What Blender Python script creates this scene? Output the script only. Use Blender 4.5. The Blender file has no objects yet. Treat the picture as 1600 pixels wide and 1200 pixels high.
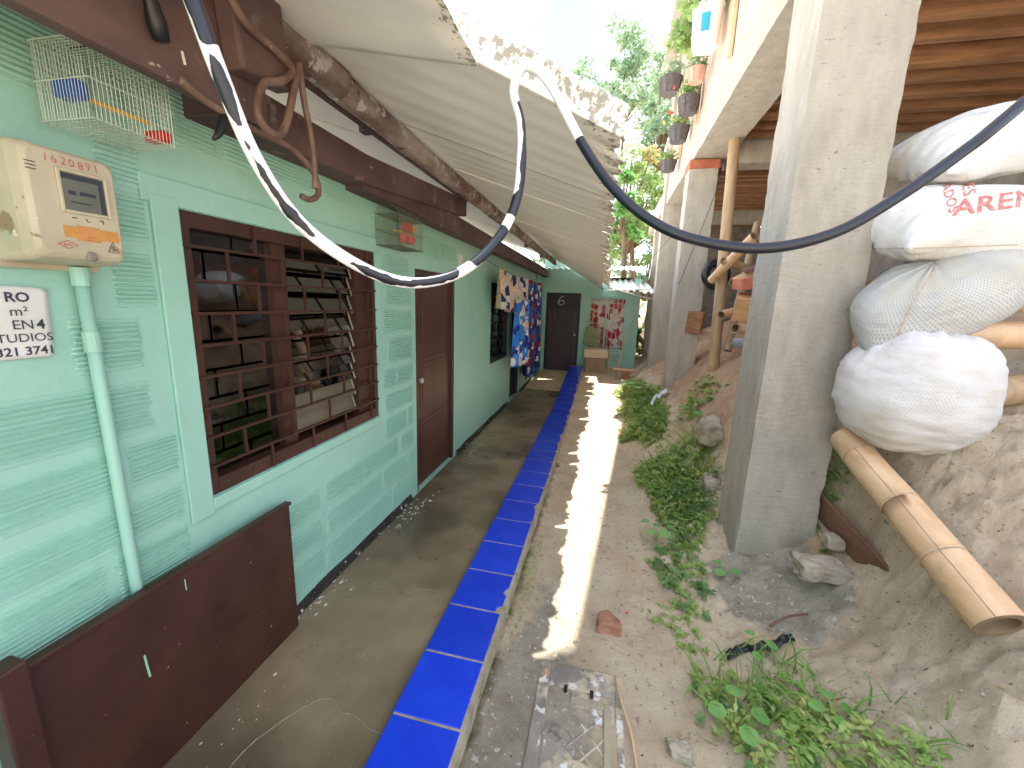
import bpy, bmesh, math, random
import numpy as np
from mathutils import Vector, Matrix, noise, Euler
from mathutils.bvhtree import BVHTree
random.seed(7); rng = np.random.default_rng(11)
sc = bpy.context.scene
C = sc.collection
# ------------------------------------------------------------------ camera
cd = bpy.data.cameras.new('Camera'); cam = bpy.data.objects.new('Camera', cd); C.objects.link(cam)
RC = ((0.974205, 0.07748, -0.211946), (0.223007, -0.186844, 0.956743), (0.034528, -0.97933, -0.199303))
cam.matrix_world = Matrix(((RC[0][0], -RC[0][1], -RC[0][2], 0), (RC[1][0], -RC[1][1], -RC[1][2], 0),
                           (RC[2][0], -RC[2][1], -RC[2][2], 1.69), (0, 0, 0, 1)))
cd.sensor_width = 36; cd.lens = 14.286; cd.clip_start = 0.05; cd.clip_end = 500
sc.camera = cam
# ------------------------------------------------------------------ sky, sun, exposure
SUN = Vector((0.065, 0.40, 1.0)).normalized()
w = bpy.data.worlds.new('World'); sc.world = w; w.use_nodes = True
nt = w.node_tree; N = nt.nodes; L = nt.links
bg = N['Background']; bg.inputs['Strength'].default_value = 0.13
sky = N.new('ShaderNodeTexSky'); sky.sky_type = 'NISHITA'; sky.sun_disc = False
sky.sun_elevation = math.asin(SUN.z); sky.sun_rotation = math.atan2(SUN.x, SUN.y); sky.dust_density = 0.4; sky.air_density = 1.0
tc = N.new('ShaderNodeTexCoord'); nz = N.new('ShaderNodeTexNoise'); nz.inputs['Scale'].default_value = 4.5; nz.inputs['Detail'].default_value = 6
cr = N.new('ShaderNodeValToRGB'); cr.color_ramp.elements[0].position = 0.46; cr.color_ramp.elements[1].position = 0.70
mx = N.new('ShaderNodeMix'); mx.data_type = 'RGBA'
L.new(tc.outputs['Generated'], nz.inputs['Vector']); L.new(nz.outputs['Fac'], cr.inputs['Fac'])
L.new(cr.outputs['Color'], mx.inputs['Factor']); L.new(sky.outputs['Color'], mx.inputs['A'])
mx.inputs['B'].default_value = (13.5, 13.2, 12.6, 1)
L.new(mx.outputs['Result'], bg.inputs['Color'])
ld = bpy.data.lights.new('Sun', 'SUN'); ld.energy = 4.5; ld.angle = math.radians(0.5); ld.color = (1, 0.95, 0.86)
so = bpy.data.objects.new('Sun', ld); C.objects.link(so); so.rotation_euler = (-SUN).to_track_quat('-Z', 'Y').to_euler()
vs = sc.view_settings; vs.view_transform = 'Standard'; vs.look = 'None'; vs.gamma = 1; vs.exposure = 1.8

# ------------------------------------------------------------------ materials
def s2l(c):
    return tuple((v / 12.92 if v <= .04045 else ((v + .055) / 1.055) ** 2.4) for v in [q / 255 for q in c]) + (1,)
MATS = {}
def nodes(name):
    m = bpy.data.materials.new(name); m.use_nodes = True; t = m.node_tree
    return m, t.nodes, t.links, t.nodes['Principled BSDF']
def coordn(n, l, stretch=None):
    t = n.new('ShaderNodeTexCoord')
    if stretch is None: return t.outputs['Object']
    mp = n.new('ShaderNodeMapping'); mp.inputs['Scale'].default_value = stretch
    l.new(t.outputs['Object'], mp.inputs['Vector']); return mp.outputs['Vector']
def noisen(n, l, vec, scale, detail=5, rough=.6):
    t = n.new('ShaderNodeTexNoise'); t.inputs['Scale'].default_value = scale; t.inputs['Detail'].default_value = detail
    t.inputs['Roughness'].default_value = rough; l.new(vec, t.inputs['Vector']); return t.outputs['Fac']
def rampn(n, l, fac, stops):
    r = n.new('ShaderNodeValToRGB'); e = r.color_ramp.elements
    while len(e) < len(stops): e.new(.5)
    for i, (p, c) in enumerate(stops): e[i].position = p; e[i].color = c if len(c) == 4 else tuple(c) + (1,)
    l.new(fac, r.inputs['Fac']); return r.outputs['Color']
def mixn(n, l, fac, a, b):
    m = n.new('ShaderNodeMix'); m.data_type = 'RGBA'
    for s, v in (('Factor', fac), ('A', a), ('B', b)):
        if isinstance(v, (tuple, float, int)): m.inputs[s].default_value = v
        else: l.new(v, m.inputs[s])
    return m.outputs['Result']
def bumpn(n, l, h, strength, dist, prev=None):
    b = n.new('ShaderNodeBump'); b.inputs['Strength'].default_value = strength; b.inputs['Distance'].default_value = dist
    l.new(h, b.inputs['Height'])
    if prev is not None: l.new(prev, b.inputs['Normal'])
    return b.outputs['Normal']
G0 = (0, 0, 0, 1); G1 = (1, 1, 1, 1)
def M(name, c1, c2=None, scale=6, rough=.8, bump=.3, bscale=60, bdist=.004, stretch=None, metal=0, lo=.35, hi=.65, spots=None, rv=0):
    """two-tone noise colour + fine relief + optional spots (colour, scale, threshold)"""
    if name in MATS: return MATS[name]
    m, n, l, p = nodes(name); v = coordn(n, l, stretch)
    c1 = s2l(c1); c2 = s2l(c2) if c2 else c1
    col = rampn(n, l, noisen(n, l, v, scale), [(lo, c1), (hi, c2)])
    if spots:
        for (sc_, ss, th) in spots:
            f = rampn(n, l, noisen(n, l, coordn(n, l), ss, 3, .55), [(th, G0), (th + .05, G1)])
            col = mixn(n, l, f, col, s2l(sc_))
    if rv:
        oi = n.new('ShaderNodeObjectInfo'); hs = n.new('ShaderNodeHueSaturation')
        mr = n.new('ShaderNodeMapRange'); mr.inputs['To Min'].default_value = 1 - rv; mr.inputs['To Max'].default_value = 1 + rv
        l.new(oi.outputs['Random'], mr.inputs['Value']); l.new(mr.outputs['Result'], hs.inputs['Value']); l.new(col, hs.inputs['Color']); col = hs.outputs['Color']
    l.new(col, p.inputs['Base Color']); p.inputs['Roughness'].default_value = rough; p.inputs['Metallic'].default_value = metal
    if bump: l.new(bumpn(n, l, noisen(n, l, v, bscale, 4), bump, bdist), p.inputs['Normal'])
    MATS[name] = m; return m
def leafmat(name, c1, c2, trans=.35):
    m, n, l, p = nodes(name); oi = n.new('ShaderNodeTexCoord')
    col = rampn(n, l, noisen(n, l, oi.outputs['Object'], 5.0, 3), [(.35, s2l(c1)), (.65, s2l(c2))])
    p.inputs['Roughness'].default_value = .45; l.new(col, p.inputs['Base Color'])
    t = n.new('ShaderNodeBsdfTranslucent'); l.new(col, t.inputs['Color'])
    mx = n.new('ShaderNodeMixShader'); mx.inputs[0].default_value = trans
    l.new(p.outputs[0], mx.inputs[1]); l.new(t.outputs[0], mx.inputs[2]); l.new(mx.outputs[0], n['Material Output'].inputs[0])
    return m

MINT = (112, 186, 160)
def mint_mat():
    m, n, l, p = nodes('mint_wall'); v = coordn(n, l)
    c = rampn(n, l, noisen(n, l, v, 1.3, 4), [(.3, s2l((146, 194, 178))), (.7, s2l((162, 209, 194)))])
    grime = rampn(n, l, noisen(n, l, v, 9, 6, .7), [(.58, G0), (.8, (.35, .35, .35, 1))])
    c = mixn(n, l, grime, c, s2l((116, 168, 148)))
    l.new(c, p.inputs['Base Color']); p.inputs['Roughness'].default_value = .42
    b = bumpn(n, l, noisen(n, l, v, 5, 4), .35, .02); b = bumpn(n, l, noisen(n, l, v, 45, 4), .3, .004, b)
    l.new(b, p.inputs['Normal']); return m
m_mint = mint_mat()
m_brown = M('brown_paint', (58, 33, 25), (72, 43, 33), 5, .42, .15, 40, .003, spots=[((50, 29, 23), 11, .66), ((92, 66, 56), 26, .70), ((196, 190, 180), 55, .735)])
m_doorbrown = M('brown_door', (66, 36, 30), (84, 48, 40), 3, .38, .25, 30, .003, stretch=(1, 6, .6))
m_beam = M('beam_paint', (74, 54, 54), (104, 82, 80), 4, .7, .5, 30, .006, stretch=(1, .5, 1), spots=[((176, 168, 160), 24, .70), ((120, 104, 100), 7, .62)])
m_log = M('log_flaking', (104, 80, 74), (168, 158, 152), 7, .8, .6, 26, .01, stretch=(1, .35, 1), spots=[((186, 182, 178), 13, .58), ((60, 48, 46), 9, .64)])
m_dark = M('dark_paint', (26, 26, 30), (34, 34, 40), 5, .5, .1)
m_navy = M('navy_void', (14, 18, 30), (18, 22, 38), 5, .6, 0)
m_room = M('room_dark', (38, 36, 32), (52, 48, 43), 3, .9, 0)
m_white = M('white_paint', (226, 224, 216), (206, 204, 198), 8, .5, .1)
m_black = M('black_rubber', (20, 22, 27), (28, 30, 36), 8, .38, .1, 40, .001)
def slab_mat():
    m, n, l, p = nodes('terrace_concrete'); v = coordn(n, l)
    c = rampn(n, l, noisen(n, l, v, 2.2, 7, .65), [(.25, s2l((112, 99, 78))), (.5, s2l((142, 126, 101))), (.75, s2l((162, 146, 119)))])
    st = rampn(n, l, noisen(n, l, v, .9, 3), [(.45, G0), (.6, G1)]); c = mixn(n, l, st, c, s2l((96, 86, 70)))
    sp = rampn(n, l, noisen(n, l, v, 70, 3, .5), [(.70, G0), (.74, G1)]); c = mixn(n, l, sp, c, s2l((176, 174, 164)))
    l.new(c, p.inputs['Base Color'])
    r = rampn(n, l, noisen(n, l, v, 3, 5), [(.35, (.22, .22, .22, 1)), (.65, (.48, .48, .48, 1))]); l.new(r, p.inputs['Roughness'])
    b = bumpn(n, l, noisen(n, l, v, 6, 6), .25, .01); b = bumpn(n, l, noisen(n, l, v, 90, 3), .12, .003, b); l.new(b, p.inputs['Normal']); return m
m_slab = slab_mat()
m_tile = M('blue_tile', (20, 60, 210), (28, 70, 222), 5, .26, .5, 14, .003, rv=.1, spots=[((120, 124, 150), 26, .735), ((188, 186, 178), 60, .755)])
m_grout = M('kerb_mortar', (182, 174, 154), (150, 138, 112), 12, .9, .8, 40, .01, spots=[((104, 108, 60), 9, .66)])
def ground_mat():
    m, n, l, p = nodes('dirt_ground'); v = coordn(n, l)
    sand = rampn(n, l, noisen(n, l, v, 3.2, 8, .68), [(.28, s2l((198, 174, 144))), (.5, s2l((222, 201, 172))), (.72, s2l((234, 217, 192)))])
    clay = rampn(n, l, noisen(n, l, v, 1.1, 4), [(.55, G0), (.68, G1)])
    sand = mixn(n, l, clay, sand, s2l((214, 182, 146)))
    # cement crust along the kerb and at the pillar foot
    at = n.new('ShaderNodeVertexColor'); at.layer_name = 'kind'; sep = n.new('ShaderNodeSeparateColor'); l.new(at.outputs['Color'], sep.inputs[0])
    cem = rampn(n, l, noisen(n, l, v, 5, 8, .7), [(.3, s2l((152, 142, 124))), (.6, s2l((188, 178, 160)))])
    wsp = rampn(n, l, noisen(n, l, v, 38, 3, .5), [(.645, G0), (.67, G1)]); cem = mixn(n, l, wsp, cem, s2l((218, 216, 210)))
    nm = n.new('ShaderNodeMath'); nm.operation = 'MULTIPLY_ADD'; l.new(noisen(n, l, v, 7, 5), nm.inputs[0]); nm.inputs[1].default_value = .8; nm.inputs[2].default_value = -.4
    ad = n.new('ShaderNodeMath'); ad.operation = 'ADD'; l.new(sep.outputs[0], ad.inputs[0]); l.new(nm.outputs[0], ad.inputs[1])
    f = rampn(n, l, ad.outputs[0], [(.42, G0), (.58, G1)]); c = mixn(n, l, f, sand, cem)
    mo = n.new('ShaderNodeMath'); mo.operation = 'ADD'; l.new(sep.outputs[1], mo.inputs[0]); l.new(nm.outputs[0], mo.inputs[1])
    f2 = rampn(n, l, mo.outputs[0], [(.45, G0), (.7, G1)]); c = mixn(n, l, f2, c, s2l((92, 96, 48)))
    peb = rampn(n, l, noisen(n, l, v, 60, 2, .5), [(.68, G0), (.71, G1)]); c = mixn(n, l, peb, c, s2l((208, 196, 180)))
    drk = rampn(n, l, noisen(n, l, v, 42, 4, .6), [(.30, G1), (.36, G0)]); c = mixn(n, l, drk, c, s2l((104, 82, 62)))
    cl2 = n.new('ShaderNodeMath'); cl2.operation = 'ADD'; l.new(sep.outputs[2], cl2.inputs[0]); l.new(nm.outputs[0], cl2.inputs[1])
    c = mixn(n, l, rampn(n, l, cl2.outputs[0], [(.4, G0), (.75, (.8, .8, .8, 1))]), c, s2l((184, 140, 106)))
    crv = rampn(n, l, noisen(n, l, v, 17, 8, .75), [(.31, (.6, .6, .6, 1)), (.39, G0)]); c = mixn(n, l, crv, c, s2l((128, 104, 80)))
    l.new(c, p.inputs['Base Color']); p.inputs['Roughness'].default_value = .95
    b = bumpn(n, l, noisen(n, l, v, 20, 9, .75), 1.0, .035); b = bumpn(n, l, noisen(n, l, v, 110, 5, .7), .8, .007, b); l.new(b, p.inputs['Normal']); return m
m_ground = ground_mat()
def concrete_mat():
    m, n, l, p = nodes('raw_concrete'); v = coordn(n, l); vv = coordn(n, l, (1.6, 1.6, .55)); hv = coordn(n, l, (.8, .8, 2.2))
    c = rampn(n, l, noisen(n, l, vv, 6, 7, .6), [(.3, s2l((160, 151, 137))), (.7, s2l((190, 181, 166)))])
    c = mixn(n, l, rampn(n, l, noisen(n, l, v, 2.2, 5), [(.4, G0), (.7, (.55, .55, .55, 1))]), c, s2l((178, 172, 158)))
    pit = rampn(n, l, noisen(n, l, hv, 22, 5, .65), [(.28, G1), (.34, G0)]); c = mixn(n, l, pit, c, s2l((104, 97, 88)))
    l.new(c, p.inputs['Base Color']); p.inputs['Roughness'].default_value = .92
    b = bumpn(n, l, noisen(n, l, hv, 12, 8, .75), .9, .025); b = bumpn(n, l, noisen(n, l, v, 70, 6, .75), .7, .008, b); l.new(b, p.inputs['Normal']); return m
m_conc = concrete_mat()
def roof_mat():
    m, n, l, p = nodes('fibre_cement'); v = coordn(n, l); g = coordn(n, l, (1, 1, 1))
    c = rampn(n, l, noisen(n, l, coordn(n, l, (.5, 2, 1)), 3, 6), [(.3, s2l((236, 233, 225))), (.7, s2l((246, 244, 238)))])
    at = n.new('ShaderNodeVertexColor'); at.layer_name = 'kind'; sep = n.new('ShaderNodeSeparateColor'); l.new(at.outputs['Color'], sep.inputs[0])
    mold = n.new('ShaderNodeMath'); mold.operation = 'ADD'; l.new(sep.outputs[0], mold.inputs[0])
    nm = n.new('ShaderNodeMath'); nm.operation = 'MULTIPLY_ADD'; l.new(noisen(n, l, v, 34, 4, .65), nm.inputs[0]); nm.inputs[1].default_value = 1.6; nm.inputs[2].default_value = -.8; l.new(nm.outputs[0], mold.inputs[1])
    f = rampn(n, l, mold.outputs[0], [(.52, G0), (.62, G1)]); c = mixn(n, l, f, c, s2l((160, 157, 148)))
    l.new(c, p.inputs['Base Color']); p.inputs['Roughness'].default_value = .85
    l.new(bumpn(n, l, noisen(n, l, v, 60, 4), .15, .003), p.inputs['Normal']); return m
m_roof = roof_mat()
def sack_mat(name, c1, c2, weave, wcol, dirt):
    m, n, l, p = nodes(name); t = n.new('ShaderNodeUVMap'); t.uv_map = 'UVMap'
    sx = n.new('ShaderNodeSeparateXYZ'); l.new(t.outputs[0], sx.inputs[0])
    def sn(o, k):
        a = n.new('ShaderNodeMath'); a.operation = 'MULTIPLY'; l.new(o, a.inputs[0]); a.inputs[1].default_value = k
        b = n.new('ShaderNodeMath'); b.operation = 'SINE'; l.new(a.outputs[0], b.inputs[0]); return b.outputs[0]
    pr = n.new('ShaderNodeMath'); pr.operation = 'MULTIPLY'; l.new(sn(sx.outputs[0], weave), pr.inputs[0]); l.new(sn(sx.outputs[1], weave), pr.inputs[1])
    v = coordn(n, l)
    c = rampn(n, l, noisen(n, l, v, 4, 5), [(.35, s2l(c1)), (.65, s2l(c2))])
    f = rampn(n, l, pr.outputs[0], [(0.1, G0), (.6, G1)]); c = mixn(n, l, mixn(n, l, .5, G0, f), c, s2l(wcol))
    d = rampn(n, l, noisen(n, l, v, 3.1, 6, .7), [(.50, G0), (.70, (.75, .75, .75, 1))]); c = mixn(n, l, d, c, s2l(dirt))
    l.new(c, p.inputs['Base Color']); p.inputs['Roughness'].default_value = .55
    b = bumpn(n, l, pr.outputs[0], .35, .002); b = bumpn(n, l, noisen(n, l, coordn(n, l, (1, 1, 3)), 16, 5), .4, .012, b); l.new(b, p.inputs['Normal']); return m
m_sackw = sack_mat('sack_white', (206, 204, 200), (220, 218, 213), 420, (190, 190, 190), (196, 184, 164))
m_sackg = sack_mat('sack_grey', (166, 164, 160), (186, 184, 178), 300, (108, 110, 116), (176, 166, 140))
m_sacks = sack_mat('sack_soiled', (196, 192, 190), (210, 206, 203), 420, (182, 180, 182), (188, 170, 146))
m_bam = M('bamboo', (194, 156, 116), (214, 180, 142), 5, .42, .15, 20, .003, stretch=(3, .4, 3), spots=[((188, 158, 122), 6, .60), ((168, 136, 98), 30, .68), ((232, 230, 224), 30, .71)])
m_bamd = M('bamboo_weathered', (150, 122, 90), (176, 148, 112), 5, .6, .2, 20, .004, stretch=(3, 3, .4))
m_bamin = M('bamboo_cut', (120, 98, 72), (150, 126, 96), 12, .8, .3)
m_wood = M('raw_wood', (176, 130, 84), (198, 152, 104), 5, .7, .3, 30, .004, stretch=(.5, 4, 4))
m_woodd = M('weathered_board', (104, 74, 58), (126, 92, 74), 6, .7, .3, 30, .004, stretch=(3, .5, 3), spots=[((210, 206, 200), 40, .74)])
m_joist = M('joist_wood', (128, 92, 62), (164, 122, 86), 5, .8, .8, 30, .005, stretch=(.5, 4, 4))
m_ceil = M('ceiling_board', (112, 66, 42), (146, 88, 58), 4, .8, .4, 24, .006, stretch=(.6, 3, 3), rv=.2)
m_plank = M('facade_board', (190, 160, 138), (210, 182, 160), 4, .75, .35, 30, .005, stretch=(4, 4, .5), rv=.1)
m_brick = M('red_brick', (166, 92, 68), (188, 114, 86), 9, .9, .5, 40, .006, rv=.15)
m_rock = M('rock', (150, 138, 120), (180, 170, 152), 8, .95, .9, 24, .02)
m_rockr = M('rock_red', (150, 104, 82), (172, 126, 100), 8, .95, .8, 30, .01)
m_iron = M('cast_iron', (122, 116, 110), (158, 150, 138), 7, .85, .6, 40, .005, spots=[((190, 176, 154), 6, .52), ((214, 212, 208), 18, .60), ((186, 146, 106), 8, .66), ((98, 92, 90), 12, .66)])
m_meter = M('meter_plastic', (176, 168, 144), (194, 186, 162), 6, .45, .1, 30, .002, spots=[((150, 190, 172), 7, .68), ((146, 128, 98), 9, .60), ((128, 104, 70), 22, .68), ((226, 224, 212), 34, .68)])
m_rust = M('rust_label', (178, 122, 56), (206, 152, 82), 18, .7, .2)
m_ink = M('ink_dark', (52, 58, 72), None, 8, .7, 0)
m_inkr = M('ink_red', (176, 84, 76), (206, 132, 124), 60, .7, 0)
m_paper = M('paper', (220, 222, 222), (206, 206, 200), 6, .7, .1)
m_wire = M('cage_wire', (196, 206, 192), None, 8, .35, 0, metal=.2)
m_wired = M('cage_wire_dark', (112, 124, 106), None, 8, .5, 0, metal=.3)
m_blue = M('blue_plastic', (24, 74, 168), None, 8, .35, 0)
m_red = M('red_plastic', (196, 40, 38), None, 8, .35, 0)
m_yel = M('yellow_wood', (214, 168, 70), None, 8, .6, 0)
m_bucket = M('bucket_plastic', (214, 210, 204), (226, 222, 216), 5, .5, 0)
m_lblue = M('label_blue', (22, 136, 214), (40, 156, 226), 5, .5, 0)
m_terra = M('terracotta', (180, 142, 126), (198, 160, 144), 5, .8, .2)
m_wicker = M('wicker', (74, 70, 72), (100, 95, 94), 30, .8, .6, 60, .01)
m_conduit = m_mint
m_plinth = M('black_plinth', (30, 32, 30), (50, 50, 46), 14, .7, .5, 30, .01, spots=[((190, 196, 190), 22, .64)])
m_leaf1 = leafmat('leaf_weed', (140, 172, 88), (188, 208, 132), .5); m_leaf2 = leafmat('leaf_broad', (96, 150, 78), (132, 182, 104))
m_leaf3 = leafmat('leaf_tree_veiled', (132, 162, 134), (166, 192, 158), .5); m_leaf4 = leafmat('leaf_bush', (128, 158, 96), (164, 188, 120), .5)  # tree leaf colour paled to paint in the hazy flare veil
m_leaf5 = leafmat('leaf_dry', (176, 158, 108), (196, 178, 128), .3); m_grass = leafmat('grass_blade', (112, 156, 72), (156, 190, 104), .5)
m_trunk = M('trunk_bark', (104, 88, 70), (128, 110, 88), 6, .9, .6)
m_petr = M('petal_red', (206, 34, 50), None, 4, .6, 0); m_pety = M('petal_yellow', (236, 196, 40), None, 4, .6, 0)
def glass_mat():
    m, n, l, p = nodes('window_glass'); n.remove(p)
    t = n.new('ShaderNodeBsdfTransparent'); t.inputs[0].default_value = (.20, .24, .22, 1)
    g = n.new('ShaderNodeBsdfGlossy'); g.inputs['Roughness'].default_value = .03
    fr = n.new('ShaderNodeFresnel'); fr.inputs['IOR'].default_value = 2.4
    mx = n.new('ShaderNodeMixShader'); l.new(fr.outputs[0], mx.inputs[0]); l.new(t.outputs[0], mx.inputs[1]); l.new(g.outputs[0], mx.inputs[2])
    l.new(mx.outputs[0], n['Material Output'].inputs[0]); return m
m_glass = glass_mat()
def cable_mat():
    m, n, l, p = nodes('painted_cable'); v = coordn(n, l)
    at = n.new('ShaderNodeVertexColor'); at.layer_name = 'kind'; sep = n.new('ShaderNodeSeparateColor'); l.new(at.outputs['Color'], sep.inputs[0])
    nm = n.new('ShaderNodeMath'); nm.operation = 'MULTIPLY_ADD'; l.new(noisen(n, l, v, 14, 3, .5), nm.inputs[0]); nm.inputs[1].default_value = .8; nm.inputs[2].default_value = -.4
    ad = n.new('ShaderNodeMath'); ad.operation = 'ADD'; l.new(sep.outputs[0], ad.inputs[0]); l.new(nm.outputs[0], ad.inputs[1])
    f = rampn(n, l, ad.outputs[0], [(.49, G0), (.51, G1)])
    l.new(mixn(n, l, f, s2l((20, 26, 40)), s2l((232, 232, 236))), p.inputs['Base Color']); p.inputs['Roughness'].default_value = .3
    return m
m_cable = cable_mat()
def cloth_mat(name, cols, scale, seed):
    m, n, l, p = nodes(name); t = n.new('ShaderNodeUVMap'); t.uv_map = 'UVMap'
    dn = n.new('ShaderNodeTexNoise'); dn.inputs['Scale'].default_value = 4.5; l.new(t.outputs[0], dn.inputs['Vector'])
    dv = n.new('ShaderNodeVectorMath'); dv.operation = 'MULTIPLY_ADD'; l.new(dn.outputs['Color'], dv.inputs[0]); dv.inputs[1].default_value = (.35, .35, 0); l.new(t.outputs[0], dv.inputs[2])
    vo = n.new('ShaderNodeTexVoronoi'); vo.inputs['Scale'].default_value = scale; l.new(dv.outputs[0], vo.inputs['Vector'])
    r = n.new('ShaderNodeValToRGB'); r.color_ramp.interpolation = 'CONSTANT'; e = r.color_ramp.elements
    while len(e) < len(cols): e.new(.5)
    for i, c in enumerate(cols): e[i].position = i / len(cols); e[i].color = s2l(c)
    sp = n.new('ShaderNodeSeparateColor'); l.new(vo.outputs['Color'], sp.inputs[0]); l.new(sp.outputs[0], r.inputs[0])
    wv = n.new('ShaderNodeTexVoronoi'); wv.feature = 'DISTANCE_TO_EDGE'; wv.inputs['Scale'].default_value = scale; l.new(dv.outputs[0], wv.inputs['Vector'])
    f = rampn(n, l, wv.outputs['Distance'], [(.01, (.6, .6, .6, 1)), (.03, G0)])
    l.new(mixn(n, l, f, r.outputs[0], s2l((24, 36, 110)) if scale > 5 else s2l((232, 226, 214))), p.inputs['Base Color']); p.inputs['Roughness'].default_value = .8; return m
m_val = cloth_mat('curtain_cream', [(214, 190, 158), (206, 180, 148), (28, 40, 110), (222, 200, 170), (190, 200, 210), (214, 184, 150)], 7, 1)
m_drp = cloth_mat('curtain_blue', [(24, 70, 176), (40, 120, 206), (214, 216, 222), (26, 44, 128), (52, 136, 214), (206, 186, 160)], 7, 2)
m_drd = cloth_mat('curtain_navy', [(22, 40, 104), (34, 86, 170), (150, 36, 44), (28, 38, 84), (200, 200, 206), (24, 52, 120)], 7, 3)
m_crt = cloth_mat('curtain_hearts', [(186, 56, 64), (226, 214, 200), (206, 96, 96), (232, 226, 214)], 4, 4)

# ------------------------------------------------------------------ mesh helpers
class MB:
    def __init__(s): s.v = []; s.f = []; s.smooth = False
    def add(s, vs, fs):
        o = len(s.v); s.v += [tuple(q) for q in vs]; s.f += [tuple(i + o for i in q) for q in fs]; return s
    def box(s, x0, x1, y0, y1, z0, z1, rot=None, piv=None, bev=0):
        vs = [Vector((x, y, z)) for x in (x0, x1) for y in (y0, y1) for z in (z0, z1)]
        if rot is not None:
            pv = Vector(piv) if piv else Vector(((x0 + x1) / 2, (y0 + y1) / 2, (z0 + z1) / 2)); r = Euler(rot).to_matrix()
            vs = [pv + r @ (q - pv) for q in vs]
        return s.add(vs, [(0, 1, 3, 2), (4, 6, 7, 5), (0, 4, 5, 1), (2, 3, 7, 6), (0, 2, 6, 4), (1, 5, 7, 3)])
    def tube(s, pts, r, n=10, cap=True):
        pts = [Vector(p) for p in pts]; k = len(pts); rs = r if isinstance(r, (list, tuple)) else [r] * k
        vs = []; up = None
        for i, p in enumerate(pts):
            t = (pts[min(i + 1, k - 1)] - pts[max(i - 1, 0)]).normalized()
            if up is None:
                a = Vector((0, 0, 1)) if abs(t.z) < .9 else Vector((1, 0, 0)); up = t.cross(a).normalized()
            else: up = (up - t * up.dot(t)).normalized()
            b = t.cross(up)
            for j in range(n):
                a = 2 * math.pi * j / n; vs.append(p + (up * math.cos(a) + b * math.sin(a)) * rs[i])
        fs = [(i * n + j, i * n + (j + 1) % n, (i + 1) * n + (j + 1) % n, (i + 1) * n + j) for i in range(k - 1) for j in range(n)]
        if cap: fs += [tuple(range(n))[::-1], tuple(range((k - 1) * n, k * n))]
        return s.add(vs, fs)
    def lathe(s, prof, c, n=24, axis=None):
        q = Vector((0, 0, 1)).rotation_difference(Vector(axis)).to_matrix() if axis else Matrix.Identity(3); c = Vector(c)
        vs = [c + q @ Vector((r * math.cos(2 * math.pi * j / n), r * math.sin(2 * math.pi * j / n), z)) for r, z in prof for j in range(n)]
        fs = [(i * n + j, i * n + (j + 1) % n, (i + 1) * n + (j + 1) % n, (i + 1) * n + j) for i in range(len(prof) - 1) for j in range(n)]
        return s.add(vs, fs)
    def sheet(s, fn, nu, nv, th):
        """closed sheet with thickness: fn(u,v) -> Vector, th: offset vector"""
        th = Vector(th); a = [fn(i / nu, j / nv) for i in range(nu + 1) for j in range(nv + 1)]; K = nv + 1; o = len(a)
        fs = []
        for i in range(nu):
            for j in range(nv):
                q = (i * K + j, (i + 1) * K + j, (i + 1) * K + j + 1, i * K + j + 1); fs.append(q); fs.append(tuple(x + o for x in q[::-1]))
        rim = [i * K for i in range(nu + 1)] + [nu * K + j for j in range(1, K)] + [i * K + nv for i in range(nu - 1, -1, -1)] + [j for j in range(nv - 1, 0, -1)]
        for i in range(len(rim)):
            x, y = rim[i], rim[(i + 1) % len(rim)]; fs.append((y, x, x + o, y + o))
        return s.add(a + [q + th for q in a], fs)
    def mesh(s, name, mat, smooth=False, recalc=True):
        me = bpy.data.meshes.new(name); me.from_pydata(s.v, [], s.f)
        if recalc:
            bm = bmesh.new(); bm.from_mesh(me); bmesh.ops.recalc_face_normals(bm, faces=bm.faces); bm.to_mesh(me); bm.free()
        if smooth: me.polygons.foreach_set('use_smooth', [True] * len(me.polygons))
        if mat: me.materials.append(mat)
        return me
def thing(name, label, cat, loc, group=None):
    o = bpy.data.objects.new(name, None); C.objects.link(o); o.location = loc; o.empty_display_size = .1
    o['label'] = label; o['category'] = cat
    if group: o['group'] = group
    return o
def ob(name, mb, mat, parent=None, smooth=False, label=None, cat=None, group=None, kind=None, bevel=0):
    me = mb if isinstance(mb, bpy.types.Mesh) else mb.mesh(name, mat, smooth)
    o = bpy.data.objects.new(name, me); C.objects.link(o)
    if parent is not None:
        o.parent = parent; pm = Matrix.Identity(4); q = parent
        chain = []
        while q is not None: chain.append(q); q = q.parent
        for q in reversed(chain): pm = pm @ (q.matrix_parent_inverse @ q.matrix_basis)
        o.matrix_parent_inverse = pm.inverted()
    if label: o['label'] = label
    if cat: o['category'] = cat
    if group: o['group'] = group
    if kind: o['kind'] = kind
    if bevel:
        b = o.modifiers.new('Bevel', 'BEVEL'); b.width = bevel; b.segments = 2; b.limit_method = 'ANGLE'
    return o
def bx(*a, **k): return MB().box(*a, **k)
def spline(pts, sub=6):
    pts = [Vector(p) for p in pts]; out = []
    for i in range(len(pts) - 1):
        p0, p1, p2, p3 = pts[max(i - 1, 0)], pts[i], pts[i + 1], pts[min(i + 2, len(pts) - 1)]
        for k in range(sub):
            t = k / sub
            out.append(.5 * ((2 * p1) + (p2 - p0) * t + (2 * p0 - 5 * p1 + 4 * p2 - p3) * t * t + (3 * p1 - p0 - 3 * p2 + p3) * t ** 3))
    return out + [pts[-1]]
def nz3(p, s): return noise.noise(Vector(p) * s)
def vcol(me, fn):
    a = me.color_attributes.new('kind', 'FLOAT_COLOR', 'POINT')
    for i, v in enumerate(me.vertices): a.data[i].color = fn(v.co)
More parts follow.
